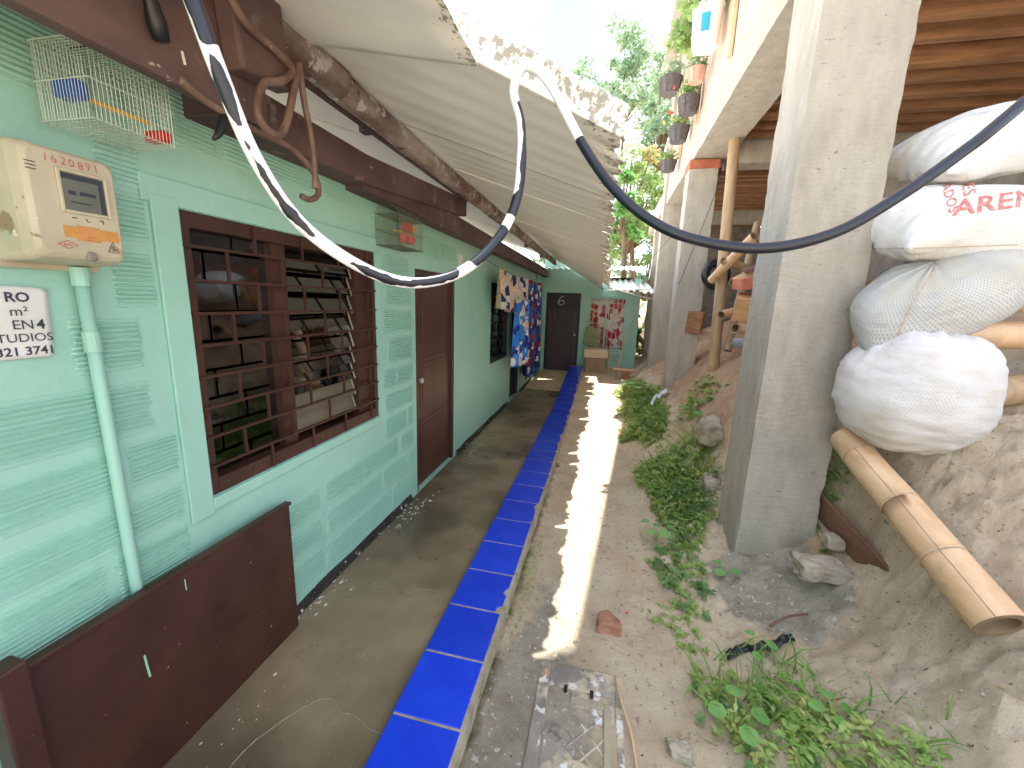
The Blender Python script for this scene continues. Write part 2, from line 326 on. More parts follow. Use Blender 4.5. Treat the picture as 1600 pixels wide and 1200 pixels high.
def text_mesh(txt, size, mat, name='lettering', bold=0, extrude=0, sub=0, space=1):
    cu = bpy.data.curves.new('t', 'FONT'); cu.body = txt; cu.size = size; cu.offset = bold; cu.extrude = extrude; cu.space_character = space; cu.resolution_u = 3
    o = bpy.data.objects.new('t', cu); C.objects.link(o); dg = bpy.context.evaluated_depsgraph_get()
    me = bpy.data.meshes.new_from_object(o.evaluated_get(dg)); bpy.data.objects.remove(o); bpy.data.curves.remove(cu); me.name = name
    if sub:
        bm = bmesh.new(); bm.from_mesh(me); bmesh.ops.triangulate(bm, faces=bm.faces)
        for _ in range(sub): bmesh.ops.subdivide_edges(bm, edges=[e for e in bm.edges if e.calc_length() > size * .08], cuts=1)
        bmesh.ops.triangulate(bm, faces=bm.faces); bm.to_mesh(me); bm.free()
    me.materials.clear(); me.materials.append(mat); return me
def place_text(me, origin, xdir, ydir):
    o = Vector(origin); X = Vector(xdir).normalized(); Y = Vector(ydir).normalized()
    for v in me.vertices: v.co = o + X * v.co.x + Y * v.co.y + X.cross(Y) * v.co.z
    return me

# ------------------------------------------------------------------ ground
def pathz(y): return float(np.interp(y, [-40, 0, 2, 4, 5, 6.5, 8, 10, 14, 40, 90], [-.06, -.045, -.045, -.03, 0, .06, .13, .18, .3, 3, 6]))
ROWS = [(-30, [(.6, 0), (1.2, .1), (2, .4), (6, 1.0), (60, 6)]),
        (0.0, [(.55, 0), (.9, .07), (1.3, .3), (1.9, .65), (3, 1.0), (7, 2), (60, 8)]),
        (1.5, [(.5, 0), (.85, .06), (1.1, .16), (1.3, .30), (1.55, .50), (2.0, .78), (3, 1.2), (7, 2.2), (60, 8)]),
        (2.0, [(.5, 0), (.95, .05), (1.2, .10), (1.36, .2), (1.54, .42), (1.8, .76), (2.4, 1.1), (3.2, 1.4), (7, 2.3), (60, 8)]),
        (2.6, [(.45, 0), (.98, .05), (1.25, .14), (1.42, .22), (1.56, .36), (1.68, .98), (1.95, 1.12), (2.6, 1.4), (3.5, 1.7), (7, 2.4), (60, 8)]),
        (3.2, [(.4, 0), (.75, .07), (1.0, .15), (1.35, .34), (1.6, .95), (1.9, 1.2), (2.6, 1.5), (3.5, 1.8), (7, 2.4), (60, 8)]),
        (4.0, [(.32, 0), (.6, .1), (.85, .28), (1.0, .52), (1.3, .92), (1.6, 1.2), (2.2, 1.5), (3.5, 2.0), (7, 2.6), (60, 8)]),
        (5.0, [(.32, 0), (.6, .18), (1.0, .48), (1.3, .95), (1.7, 1.3), (2.4, 1.6), (3.5, 2.1), (7, 2.7), (60, 8)]),
        (6.5, [(.34, 0), (.6, .15), (.95, .42), (1.3, .8), (1.8, 1.2), (2.6, 1.6), (3.5, 2.1), (7, 2.7), (60, 8)]),
        (9.0, [(.6, 0), (.8, .15), (1.0, .3), (1.5, .6), (2.5, 1.3), (4, 2.2), (7, 2.7), (60, 8)]),
        (14, [(.8, 0), (2, .4), (6, 1.5), (60, 8)]), (90, [(1, 0), (60, 8)])]
RY = [r[0] for r in ROWS]
def zg0(x, y):
    b = pathz(y)
    if x <= .3: return b + (0 if x > -.45 else -.12)
    i = min(max(int(np.searchsorted(RY, y)) - 1, 0), len(RY) - 2); t = min(max((y - RY[i]) / (RY[i + 1] - RY[i]), 0), 1)
    f = [np.interp(x, [.3] + [p[0] for p in ROWS[k][1]], [0] + [p[1] for p in ROWS[k][1]]) for k in (i, i + 1)]
    return b + float(f[0] * (1 - t) + f[1] * t)
def zg(x, y):
    z = zg0(x, y)
    if -.45 < x < 8 and -2 < y < 14:
        k = min(max((x - .25) / .5, 0.12), 1); p = Vector((x, y, z))
        z += k * (.05 * nz3(p, 2.1) + .034 * nz3(p, 5.3) + .026 * nz3(p, 12) + .013 * nz3(p, 27))
        if k > .5 and x < 3 and y < 8:
            q = p + Vector((9, 2, 1)); rd = 1 - abs(nz3(Vector((q.x * .7, q.y * 1.3, q.z)), 6.5)); rd2 = 1 - abs(nz3(q, 15))
            z += (k - .5) * 2 * (.026 * (rd ** 3 - .45) + .020 * (rd2 ** 3 - .4) + .009 * nz3(q, 38) + .03 * max(0, nz3(q, 4.0)) ** 1.5)
    return z
xs = np.concatenate([[-70, -40, -20, -10, -5, -2.5, -1.2, -.6, -.46], np.arange(-.44, 2.8, .024), np.arange(2.8, 7, .3), [9, 14, 25, 45, 70]])
ys = np.concatenate([[-50, -25, -12, -6, -3, -1.5, -.5, 0, .3], np.arange(.5, 5.5, .026), np.arange(5.5, 11, .06), np.arange(11, 16, .4), [18, 22, 28, 38, 55, 90]])
gv = [(x, y, zg(float(x), float(y))) for x in xs for y in ys]; K = len(ys)
gf = [(i * K + j, (i + 1) * K + j, (i + 1) * K + j + 1, i * K + j + 1) for i in range(len(xs) - 1) for j in range(K - 1)]
me = bpy.data.meshes.new('ground'); me.from_pydata(gv, [], gf); me.polygons.foreach_set('use_smooth', [True] * len(gf)); me.materials.append(m_ground)
def gk(p):
    c = max(0, 1 - abs(p.x + .2) / .5) * min(max((3.2 - p.y) / 2, 0), 1) * 1.1
    d = math.hypot((p.x - 1.12) / .42, (p.y - 2.45) / .5); c = max(c, 1.05 * max(0, 1.25 - d)) if p.z < .5 else c
    mo = max(0, 1 - (p.x + .43) / .16) * (1 if p.x > -.5 else 0) * (1 if p.y < 4.2 else .2) * .75
    return (min(c, 1), mo, min(max((p.x - .55) / .5, 0), 1) * min(max((p.y - 3.2) / .8, 0), 1) * .75, 1)
vcol(me, gk); ob('ground', me, None, kind='structure')

# ------------------------------------------------------------------ terrace and tiled kerb
def kerbz(y): return float(np.interp(y, [0, 6, 7.2, 8.3, 9.4, 12], [.04, .04, .09, .2, .26, .28]))
mb = MB(); mb.box(-1.5, -.715, -2, 8.3, -.35, 0); mb.box(-1.5, -.715, 8.302, 9.9, -.35, -.07)
ob('terrace', mb, m_slab, kind='structure')
ck = MB()
for pts in ([(-1.15, .75), (-1.2, .98), (-1.1, 1.18), (-1.02, 1.24), (-.95, 1.2), (-.88, 1.2), (-.8, 1.17), (-.72, 1.16)], [(-1.02, 1.98), (-.94, 1.96), (-.86, 1.97), (-.78, 1.93)], [(-1.45, 3.9), (-1.2, 3.85), (-1.02, 3.95), (-.9, 3.72), (-.72, 3.7)]):
    sp = spline([(x, y, .0005) for x, y in pts], 5)
    ck.tube([p + Vector((.010 * nz3(p, 40), .006 * nz3(p + Vector((3, 3, 3)), 40), 0)) for p in sp], .0028, 5)
kb = ob('crack_filler', ck, M('crack_fill', (150, 146, 124), (120, 112, 94), 30, .9, .4), bpy.data.objects['terrace'])
mb = MB(); yk = np.arange(-1.6, 9.55, .1)
for i in range(len(yk) - 1):
    y0, y1 = float(yk[i]), float(yk[i + 1]); z0, z1 = kerbz(y0) - .0005, kerbz(y1) - .0005
    def ex(y): return -.412 + .012 * nz3((0, y, 0), 6) + (.02 if y > 3.5 else 0) * (nz3((5, y, 1), 9) + .3)
    vs = [(-.714, y0, -.35), (-.714, y0, z0), (ex(y0), y0, z0), (ex(y0) + .012, y0, -.35), (-.714, y1, -.35), (-.714, y1, z1), (ex(y1), y1, z1), (ex(y1) + .012, y1, -.35)]
    mb.add(vs, [(0, 4, 5, 1), (1, 5, 6, 2), (2, 6, 7, 3)])
kerb = ob('kerb', mb, m_grout, kind='structure')
def tile_mesh(chip):
    w2, l2 = .145, .1525; b = .004
    out = [(-w2, -l2), (w2, -l2), (w2, l2), (-w2, l2)]
    if chip == 1: out = [(-w2, -l2), (w2 - .005, -l2), (w2, -.10), (w2, l2 - .03), (w2 - .03, l2), (-w2, l2)]
    if chip == 2: out = [(-w2, -l2), (w2 - .03, -l2), (w2 - .026, -l2 + .03), (w2, -l2 + .05), (w2, -.02), (w2 - .022, .0), (w2 - .012, .03), (w2, .05), (w2, l2), (-w2, l2)]
    if chip == 3: out = [(-w2, -l2), (w2 - .02, -l2), (w2, -l2 + .04), (w2 - .01, .06), (w2 - .03, .09), (w2 - .012, l2), (-w2, l2)]
    n = len(out); c = Vector((sum(p[0] for p in out) / n, sum(p[1] for p in out) / n))
    vs = [(x, y, -.012) for x, y in out] + [(x, y, -.003) for x, y in out] + [(x * .975, y * .975, 0) for x, y in out]
    fs = [tuple(range(2 * n, 3 * n))]
    for k in range(2): fs += [(k * n + i, k * n + (i + 1) % n, (k + 1) * n + (i + 1) % n, (k + 1) * n + i) for i in range(n)]
    return MB().add(vs, fs).mesh('tile', m_tile)
TM = [tile_mesh(i) for i in range(4)]
for k in range(-3, 27):
    y = 1.22 + .315 * (k + .5)
    if y > 9.4: break
    ch = {2: 2, 6: 1, 8: 1, 3: 0, 5: 3, 10: 3, 11: 3, 13: 1, 14: 3}.get(k, 0 if k < 9 else random.choice([0, 1, 3]))
    o = ob('tile', TM[ch], None, kerb); s = (kerbz(y + .15) - kerbz(y - .15)) / .3
    o.location = (-.572 + .004 * random.uniform(-1, 1), y, (kerbz(y + .15) + kerbz(y - .15)) / 2 + .003); o.rotation_euler = (math.atan(s), 0, .006 * random.uniform(-1, 1))

# ------------------------------------------------------------------ the green house
house = thing('house', 'long mint green plastered house with brown window, doors and white sheet roof', 'house', (-1.5, 4, 0))
OPEN = [(1.22, 2.49, .87, 1.97), (3.07, 3.98, 0, 1.92), (5.31, 6.34, .83, 1.93), (6.57, 7.3, 0, 1.95)]
def wall_mb(ops, y0, y1, z0, z1, x0, x1, axis='x'):
    mb = MB(); cuts = sorted({y0, y1} | {v for o in ops for v in o[:2]})
    def b(a, c, d, e):
        if e - d < 1e-4: return
        if axis == 'x': mb.box(x0, x1, a, c, d, e)
        else: mb.box(a, c, x0, x1, d, e)
    for a, c in zip(cuts[:-1], cuts[1:]):
        o = [q for q in ops if q[0] <= a + 1e-6 and q[1] >= c - 1e-6]
        if o: b(a, c, z0, o[0][2]); b(a, c, o[0][3], z1)
        else: b(a, c, z0, z1)
    return mb
ob('wall', wall_mb(OPEN, -1.5, 9.9, -.05, 2.47, -1.65, -1.5), m_mint, house)
# dark rooms behind the openings
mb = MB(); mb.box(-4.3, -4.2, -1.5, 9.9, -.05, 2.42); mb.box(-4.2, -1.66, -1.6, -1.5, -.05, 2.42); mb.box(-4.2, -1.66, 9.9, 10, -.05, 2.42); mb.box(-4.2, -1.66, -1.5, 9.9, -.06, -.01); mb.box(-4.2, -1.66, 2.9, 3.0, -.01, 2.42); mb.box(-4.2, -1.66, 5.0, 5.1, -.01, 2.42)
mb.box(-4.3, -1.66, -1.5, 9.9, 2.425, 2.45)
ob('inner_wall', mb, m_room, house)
# plinth stripe and mortar at the wall foot
mb = MB(); yy = np.arange(1.5, 9.8, .12)
def fl(y): return 0 if y < 8.3 else -.07
for y in yy:
    if 3.05 < y + .12 and y < 3.98 or 6.5 < y + .12 and y < 7.3: continue
    h0 = .055 + .02 * nz3((0, y, 0), 4); h1 = .055 + .02 * nz3((0, y + .12, 0), 4)
    mb.add([(-1.5, y, fl(y)), (-1.494, y, h0), (-1.475, y, fl(y) + .002), (-1.5, y + .12, fl(y)), (-1.494, y + .12, h1), (-1.475, y + .12, fl(y) + .002), (-1.5, y, h0), (-1.5, y + .12, h1)], [(1, 4, 5, 2), (6, 7, 4, 1)])
ob('plinth', mb, m_plinth, house)['kind'] = 'stuff'
mb = MB()
for pl, cnt in (((-1.40, 2.75, .001), 110), ((-1.36, 4.2, .001), 45), ((-1.45, 1.75, .001), 60), ((-1.33, .98, .001), 14)):
    for _ in range(cnt):
        a = random.gauss(0, .045); b_ = random.gauss(0, .15); r = .0012 + .009 * random.random() ** 3
        x = pl[0] + a * .8 + b_ * .1; y = pl[1] + b_
        if x < -1.48: continue
        k = 7; vs = [(x + r * math.cos(2 * math.pi * i / k) * random.uniform(.6, 1.2), y + 1.6 * r * math.sin(2 * math.pi * i / k), .0012) for i in range(k)]; mb.add(vs, [tuple(range(k))])
ob('paint_flecks', mb, m_white, bpy.data.objects['terrace'])['kind'] = 'stuff'
# combed plaster panels
def comb(y0, y1, z0, z1, seed):
    r = random.Random(seed); mb = MB(); n = max(3, int((z1 - z0) / .0145)); p = (z1 - z0) / n
    tilt = r.uniform(-.01, .01); X0 = -1.4997; cols = 5
    ya = [y0 + (y1 - y0) * q for q in (0, .04, .3, .65, .96, 1)]
    rows = []
    for i in range(n):
        za = z0 + i * p
        for dz, x in ((.0, .0003), (.2, .0070), (.62, .0092), (.82, .0003)):
            e0 = r.uniform(-.006, .006); e1 = r.uniform(-.008, .008)
            ed_ = .35 if i in (0, n - 1) else 1; rows.append([(X0 + x * ed_ * (.12 if j in (0, cols) else 1) * r.uniform(.85, 1.1), (y + (e0 if j == 0 else e1 if j == cols else 0)), za + dz * p + tilt * (y - y0) + .0008 * math.sin(7 * y + i)) for j, y in enumerate(ya)])
    o = len(rows[0])
    vs = [v for row in rows for v in row]; fs = [(i * o + j, i * o + j + 1, (i + 1) * o + j + 1, (i + 1) * o + j) for i in range(len(rows) - 1) for j in range(o - 1)]
    mb.add(vs, fs); return mb
sd = 0
z = .09
while z < 2.2:
    h = min(random.uniform(.15, .2), 2.38 - z); y = .35 + random.uniform(-.25, .1); ymax = 2.98
    while y < ymax:
        wd = random.choice([.24, .34, .46, .6, .8]) * random.uniform(.9, 1.1); ya, yb = y, min(y + wd, 3.0)
        y += wd + random.uniform(.018, .045)
        if yb < .5 or yb - ya < .06: continue
        # stay clear of the window and its surround
        if z + h > .84 and z < 2.02:
            if ya < 1.12 < yb: yb = 1.11
            if 1.1 <= ya < 2.56:
                if yb > 2.62: ya = 2.56
                else: continue
            if ya < 1.12 and yb > 1.12: continue
        if z + h > 1.68 and z < 2.07 and ya < 1.0: ya = max(ya, .99)
        if z + h > 1.48 and z < 1.7 and ya < .86: ya = .86
        if yb - ya < .05: continue
        sd += 1; ob('plaster_panel', comb(ya, yb, z, z + h * random.uniform(.9, 1), sd), m_mint, house)
    z += h + random.uniform(.008, .03)
for (ya, yb, za, zb) in ((3.05, 3.55, 2.02, 2.2), (3.6, 4.0, 2.04, 2.2)):
    sd += 1; ob('plaster_panel', comb(ya, yb, za, zb, sd), m_mint, house)
# window with grille and louvres
win = ob('window', bx(-1.60, -1.505, 1.222, 1.26, .872, 1.968).box(-1.60, -1.505, 2.452, 2.488, .872, 1.968).box(-1.60, -1.506, 1.26, 2.452, 1.915, 1.968).box(-1.60, -1.503, 1.26, 2.452, .872, .935).box(-1.585, -1.525, 1.655, 1.74, .935, 1.915).box(-1.58, -1.53, 2.30, 2.452, .935, 1.915), m_brown, house)
sur = MB(); sur.box(-1.5, -1.488, 1.125, 1.219, .80, 2.0, rot=(0, 0, 0)); sur.box(-1.5, -1.486, 1.219, 2.50, .815, .868); sur.box(-1.5, -1.491, 1.1, 2.53, 1.972, 2.06)
ob('surround', sur, m_mint, win, bevel=.006)
for i in range(1, 9):
    z = .87 + i * 1.10 / 9
    ob('grille_bar', bx(-1.506, -1.492, 1.226, 2.484, z - .0055, z + .0055), m_brown, win)
for i in range(9):
    z0 = .87 + i * 1.10 / 9 + .0056; z1 = z0 + .111; off = .0 if i % 2 else .14
    y = 1.40 + off
    while y < 2.44:
        ob('grille_bar', bx(-1.504, -1.494, y - .0055, y + .0055, z0, z1), m_brown, win); y += .285
ob('pane', bx(-1.566, -1.562, 1.26, 1.655, .935, 1.915), m_glass, win)
for i in range(9):
    z = .965 + i * .104
    ob('louvre', bx(-1.572, -1.567, 1.755, 2.285, z - .006, z + .128, rot=(0, -.30, 0)), m_glass if i > 1 else M('ribbed_pane', (104, 96, 78), (122, 114, 94), 6, .4, .8, 90, .004, stretch=(.2, 1, .2)), win)
    for y in (1.745, 2.289): ob('louvre_clip', bx(-1.575, -1.564, y, y + .008, z - .008, z + .130, rot=(0, -.30, 0)), m_meter, win)
# panelled door
def door(name, y0, y1, z1, mat, parent):
    d = ob(name, bx(-1.60, -1.54, y0 + .05, y1 - .05, .015, z1 - .05), mat, parent)
    fr = MB(); fr.box(-1.65, -1.512, y0 + .001, y0 + .05, 0.002, z1 - .002); fr.box(-1.65, -1.512, y1 - .05, y1 - .001, .002, z1 - .002); fr.box(-1.65, -1.513, y0 + .05, y1 - .05, z1 - .05, z1 - .002)
    ob('frame', fr, m_brown, d)
    a, b = y0 + .15, y1 - .15; hh = z1 - .05
    for (za, zb) in ((.16, .62), (.74, 1.18), (1.30, hh - .12)):
        ob('panel', MB().box(-1.541, -1.534, a, b, za, zb).box(-1.535, -1.528, a + .045, b - .045, za + .045, zb - .045), mat, d, bevel=.006)
    for (za, zb) in ((.62, .74), (1.18, 1.30)): pass
    ob('knob', MB().lathe([(0, 0), (.012, 0), (.012, .03), (.026, .04), (.026, .055), (.012, .066), (0, .066)], (-1.54, y0 + .09, 1.0), 14, (1, 0, 0)), m_iron, d, smooth=True)
    return d
door('door', 3.07, 3.98, 1.92, m_doorbrown, house)
# barred dark window further along
w2 = ob('window', bx(-1.6, -1.51, 5.312, 5.40, .832, 1.928).box(-1.6, -1.51, 6.25, 6.338, .832, 1.928).box(-1.6, -1.512, 5.40, 6.25, 1.85, 1.928).box(-1.6, -1.512, 5.40, 6.25, .832, .91), m_dark, house)
for i in range(1, 8): ob('grille_bar', bx(-1.53, -1.518, 5.4, 6.25, .91 + i * .118 - .006, .91 + i * .118 + .006), m_dark, w2)
for i in range(8):
    for k in range(3):
        y = 5.52 + k * .28 + (.14 if i % 2 else 0)
        if y < 6.24: ob('grille_bar', bx(-1.528, -1.52, y - .005, y + .005, .917 + i * .118, 1.02 + i * .118), m_dark, w2)
ob('pane', bx(-1.57, -1.566, 5.4, 6.25, .91, 1.85), m_glass, w2)
d2 = ob('door', bx(-1.6, -1.56, 6.60, 7.27, .01, 1.92), m_navy, house)  # near-black slab paints the shade of an open doorway
ob('frame', MB().box(-1.64, -1.51, 6.571, 6.61, .002, 1.948).box(-1.64, -1.51, 7.26, 7.299, .002, 1.948).box(-1.64, -1.511, 6.61, 7.26, 1.915, 1.948), m_dark, d2)
ob('blank_plate', bx(-1.4998, -1.494, 4.05, 4.17, 2.03, 2.14), m_white, house)  # blank white plate standing in for a small printed sticker
# timbers
ob('wall_plate', bx(-1.4995, -1.375, 2.20, 9.88, 2.275, 2.43), m_beam, house, bevel=.008)
ob('beam', MB().add([(x, y, z) for x in (-1.4992, -1.345) for y, z in ((1.28, 2.28), (2.2, 2.30), (3.85, 2.455), (3.85, 2.60), (2.2, 2.455), (1.28, 2.44))], [(0, 1, 4, 5), (1, 2, 3, 4), (6, 11, 10, 7), (7, 10, 9, 8), (0, 6, 7, 1), (1, 7, 8, 2), (2, 8, 9, 3), (3, 9, 10, 4), (4, 10, 11, 5), (5, 11, 6, 0)]), m_beam, house, bevel=.008)
def log(y0, y1, x, z, r, nm='purlin'):
    pts = [(x + .012 * nz3((1, y, 2), 1.5), y, z + .010 * nz3((4, y, 2), 1.5)) for y in np.linspace(y0, y1, 26)]
    ob(nm, MB().tube(pts, [r * (1 + .12 * nz3((7, p[1], 3), 5)) for p in pts], 14), m_log, house, smooth=True)
log(.95, 1.80, -1.245, 2.612, .070); log(1.72, 5.4, -1.25, 2.604, .062); log(5.3, 9.85, -1.25, 2.604, .056)
ob('strip', bx(-1.325, -1.30, 1.30, 3.6, 2.555, 2.572), m_beam, house)
fas = ob('fascia', bx(-1.24, -1.19, .02, .62, 2.235, 2.66).box(-1.24, -1.192, .624, 1.33, 2.24, 2.66), m_beam, house, bevel=.006)
ob('bracket', bx(-1.19, -1.12, 1.15, 1.36, 2.36, 2.62, rot=(.12, 0, 0)), m_beam, house, bevel=.01)
for y in (2.3, 3.9, 5.5, 7.1, 8.7):
    ob('rafter', bx(-1.44, -1.30, y - .03, y + .03, 2.60, 2.655), m_beam, house)
# corrugated roof sheets
def roofz(x): return 2.30 - .30 * x
LAM = .177
def sheet_mb(y0, y1, x0, x1, skew, jag, seed, lift=0, lip=0, sk0=None, sk1=None):
    sk0 = skew if sk0 is None else sk0; sk1 = skew if sk1 is None else sk1
    r = random.Random(seed); ny = int(round((y1 - y0) / LAM * 8)); js = [r.uniform(-1, 1) for _ in range(ny + 1)]
    def fn(u, v):
        j = int(round(v * ny)); xe = x1 + jag * js[j] * .5 + (.045 * nz3((v * 5, seed, 3), 1.7) - (.09 if seed > 10 and abs(v - (seed * .37) % 1) < .03 else 0) if seed > 5 else 0) + (.007 if seed > 5 else .003) * math.cos(2 * math.pi * v * (y1 - y0) / LAM + seed)
        x = x0 + (xe - x0) * u; y = y0 + (y1 - y0) * v + (sk0 + (sk1 - sk0) * v) * x
        z = roofz(x) + lift + .002 * math.cos(2 * math.pi * (v * (y1 - y0)) / LAM) + .004 * nz3((x, y, seed), 2) - .34 * min(max((y - 6.3) / 3.6, 0), 1) ** 1.4 * min(max((x + 1.2) / 1.2, 0), 1)
        return Vector((x, y, z))
    mb = MB().sheet(fn, 22, ny, (0, 0, .0065))
    if lip:
        def fl_(u, v):
            x = x0 + (x1 + .02 - x0) * u; a = v
            y = y0 + sk0 * x + .012 - .02 * math.sin(a * math.pi * .6) - .045 * a * a; z = roofz(x) + lift + .012 + lip * (a ** 1.3) - .022 * math.sin(min(a * 3, 1) * math.pi)
            return Vector((x, y, z))
        mb.sheet(fl_, 16, 8, (0, .007, 0))
    return mb
def put_sheet(y0, y1, x1, seed, jag=.012, lift=0, lip=0, skew=.24, x0=-3.0, parent=house, sk0=None, sk1=None):
    me = sheet_mb(y0, y1, x0, x1, skew, jag, seed, lift, lip, sk0, sk1).mesh('roof_sheet', m_roof, True)
    def kf(p):
        e = (p.x - (x1 - .32)) / .32; g = max(0, e) ** 1.5 * .52
        nr = max(0, 1 - (p.y - y0 - (sk0 if sk0 is not None else skew) * p.x) / .22) if (lip or seed in (1, 2)) else 0
        g = max(g, nr * (.12 + .45 * max(0, 1 + (p.x - x1) / .5)))
        g += .35 * max(0, nz3((p.x * .6, p.y * 3, seed), 1.2)) * max(0, 1 + (p.x - x1) / .7)
        if lip and p.z > roofz(p.x) + lift + .03: g = .56 + .1 * nz3(p, 3)
        return (min(g, .95), 0, 0, 1)
    vcol(me, kf); return ob('roof_sheet', me, None, parent)
for i, (a, b, xe) in enumerate([(-1.4, -.42, -.44), (-.5, .50, -.45)]): put_sheet(a, b, xe, i + 1, jag=.003, lift=-.014, skew=.05)
put_sheet(.42, 1.29, -.455, 3, jag=.003, lift=-.024, skew=.05, sk1=-.24)
g2 = [1.70, 2.60, 3.47, 4.39, 5.31, 6.23, 7.15, 8.07, 8.99, 9.95]
for i in range(9): put_sheet(g2[i], g2[i + 1] + .06, (.0, .005, -.03, -.015, -.045, .0, -.03, .01, -.12)[i], 10 + i, jag=.03 if i else .01, lift=.010 * (i % 2), lip=.085 if i == 0 else 0, sk0=.60 if i == 0 else None)
# ------------------------------------------------------------------ end room with door 6 and barred window
room = thing('end_room', 'green end room closing the alley, with dark numbered door and white barred window', 'house', (-.3, 9.9, 0))
ob('wall', wall_mb([(-1.42, -.60, -.07, 1.93), (-.40, .46, .62, 1.86)], -1.5, .74, -.2, 2.22, 9.9, 10.05, 'y'), m_mint, room)
ob('gable', MB().add([(x, y, z) for y in (9.9, 10.05) for x, z in ((-1.5, 2.221), (-.04, 2.221), (-.04, 2.29), (-1.5, 2.71))], [(0, 1, 2, 3), (4, 7, 6, 5), (0, 4, 5, 1), (1, 5, 6, 2), (2, 6, 7, 3), (3, 7, 4, 0)]), m_mint, room)
ob('side_wall', bx(.60, .74, 10.055, 12.5, -.2, 2.3), m_mint, room)
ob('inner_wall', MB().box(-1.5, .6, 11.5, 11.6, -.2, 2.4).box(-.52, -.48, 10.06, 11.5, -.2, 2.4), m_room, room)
d6 = ob('door', bx(-1.37, -.65, 9.955, 10.0, -.06, 1.88), m_dark, room)
for i in range(6): ob('plank', bx(-1.36 + i * .117, -1.25 + i * .117, 9.943, 9.956, -.05, 1.55), M('door6_plank', (58, 48, 52), (76, 62, 66), 6, .6, .3, 20, .004, stretch=(6, 1, .5)), d6)
ob('frame', MB().box(-1.42, -1.37, 9.92, 10.04, -.069, 1.928).box(-.65, -.6, 9.92, 10.04, -.069, 1.928).box(-1.37, -.65, 9.92, 10.04, 1.88, 1.928).box(-1.37, -.65, 9.93, 9.953, 1.56, 1.62), m_dark, d6)
ob('numeral', MB().tube(spline([(-1.02, 9.948, 1.86), (-1.10, 9.948, 1.80), (-1.14, 9.948, 1.70), (-1.08, 9.948, 1.645), (-1.0, 9.948, 1.68), (-1.01, 9.948, 1.75), (-1.09, 9.948, 1.74), (-1.13, 9.948, 1.69)], 4), .007, 5), m_white, d6, label='white number six chalked on the transom')
ob('knob', MB().lathe([(0, 0), (.02, 0), (.024, .03), (0, .045)], (-.70, 9.943, .95), 10, (0, -1, 0)), m_white, d6)
wn = ob('window', MB().box(-.40, -.36, 9.93, 10.0, .62, 1.86).box(.42, .46, 9.93, 10.0, .62, 1.86).box(-.36, .42, 9.93, 10.0, 1.82, 1.86).box(-.36, .42, 9.93, 10.0, .62, .66).box(-.02, .02, 9.935, 9.99, .66, 1.82), m_mint, room)
def wave(x0, x1, y, z0, z1, amp, k, uvs, mat, name, parent, nu=60, nv=16, ydir=False, swing=0, seed=0, **kw):
    vs = []; uv = []
    for i in range(nu + 1):
        for j in range(nv + 1):
            u, v = i / nu, j / nv; a = amp * (.35 + .65 * v) * math.sin(2 * math.pi * k * u + 1.3 * math.sin(5 * u + seed)) + .4 * amp * nz3((u * 6, v * 2, seed), 1)
            zz = z1 + (z0 - z1) * v * (1 + .06 * nz3((u * 4, 0, seed + 3), 1)) + swing * math.sin(math.pi * u); s = x0 + (x1 - x0) * u + .3 * amp * math.cos(2 * math.pi * k * u) * v
            vs.append((y + a, s, zz) if ydir else (s, y + a, zz)); uv.append((u * uvs, v * uvs * abs(z1 - z0) / abs(x1 - x0)))
    K_ = nv + 1; fs = [(i * K_ + j, (i + 1) * K_ + j, (i + 1) * K_ + j + 1, i * K_ + j + 1) for i in range(nu) for j in range(nv)]
    me = bpy.data.meshes.new(name); me.from_pydata(vs, [], fs); ul = me.uv_layers.new(name='UVMap')
    for lp in me.loops: ul.data[lp.index].uv = uv[lp.vertex_index]
    me.polygons.foreach_set('use_smooth', [True] * len(fs)); me.materials.append(mat)
    o = ob(name, me, None, parent, **kw); sm = o.modifiers.new('Solidify', 'SOLIDIFY'); sm.thickness = .003; return o
wave(-.36, .42, 10.06, .64, 1.84, .02, 7, 1.3, m_crt, 'curtain', wn)
for i, x in enumerate((-.29, -.17, .06, .16, .26, .36)): ob('bar', MB().tube([(x, 9.915, .58), (x, 9.915, 1.84)], .008, 6), m_white, wn)
for z in (.72, 1.25, 1.72): ob('bar', MB().tube([(-.44, 9.905, z), (.5, 9.905, z)], .007, 6), m_white, wn)
ob('sill', bx(-.45, .5, 9.82, 9.9, .53, .6), m_mint, room)
def low_sheet(x0, y0, wd, ln, z, seed, rot):
    def fn(u, v):
        p = Vector((v * wd, -u * ln, .022 * math.cos(2 * math.pi * v * wd / .13) - .28 * u)); p = Matrix.Rotation(rot, 3, 'Z') @ p
        return p + Vector((x0, y0, z + .012 * nz3((u * 3, v * 3, seed), 1)))
    me = MB().sheet(fn, 10, int(wd / .13 * 8), (0, 0, .006)).mesh('roof_sheet', m_roof, True); vcol(me, lambda p: (.35 + .3 * nz3(p, 4), 0, 0, 1)); ob('roof_sheet', me, None, room)
low_sheet(.0, 10.25, .6, 1.3, 2.27, 2, .06); low_sheet(.3, 10.2, .55, 1.15, 2.24, 3, .12); low_sheet(-1.5, 12.2, 2.4, 2.4, 2.75, 4, 0)
for i, (a, b) in enumerate((((.0, 8.2, 2.02), (1.1, 9.3, 1.80)), ((-.05, 8.6, 1.97), (.95, 9.2, 2.05)), ((-.12, 7.6, 2.28), (.05, 8.1, 2.16)))):
    ob('stick', MB().tube([a, Vector(a).lerp(Vector(b), .5) + Vector((0, 0, -.01)), b], .012, 7), m_white, label=('long white stick laid across the broken sheets to the pillar', 'level white stick resting on the tattered sheet ends', 'short white splinter poking out under the eave edge')[i], cat='stick')
ob('leaning_pole', MB().tube([(.30, 8.9, .12), (.42, 9.05, .8), (.60, 9.3, 1.75)], [.014, .013, .011], 8), m_bam, label='thin pale pole leaning against the end room eave', cat='pole')
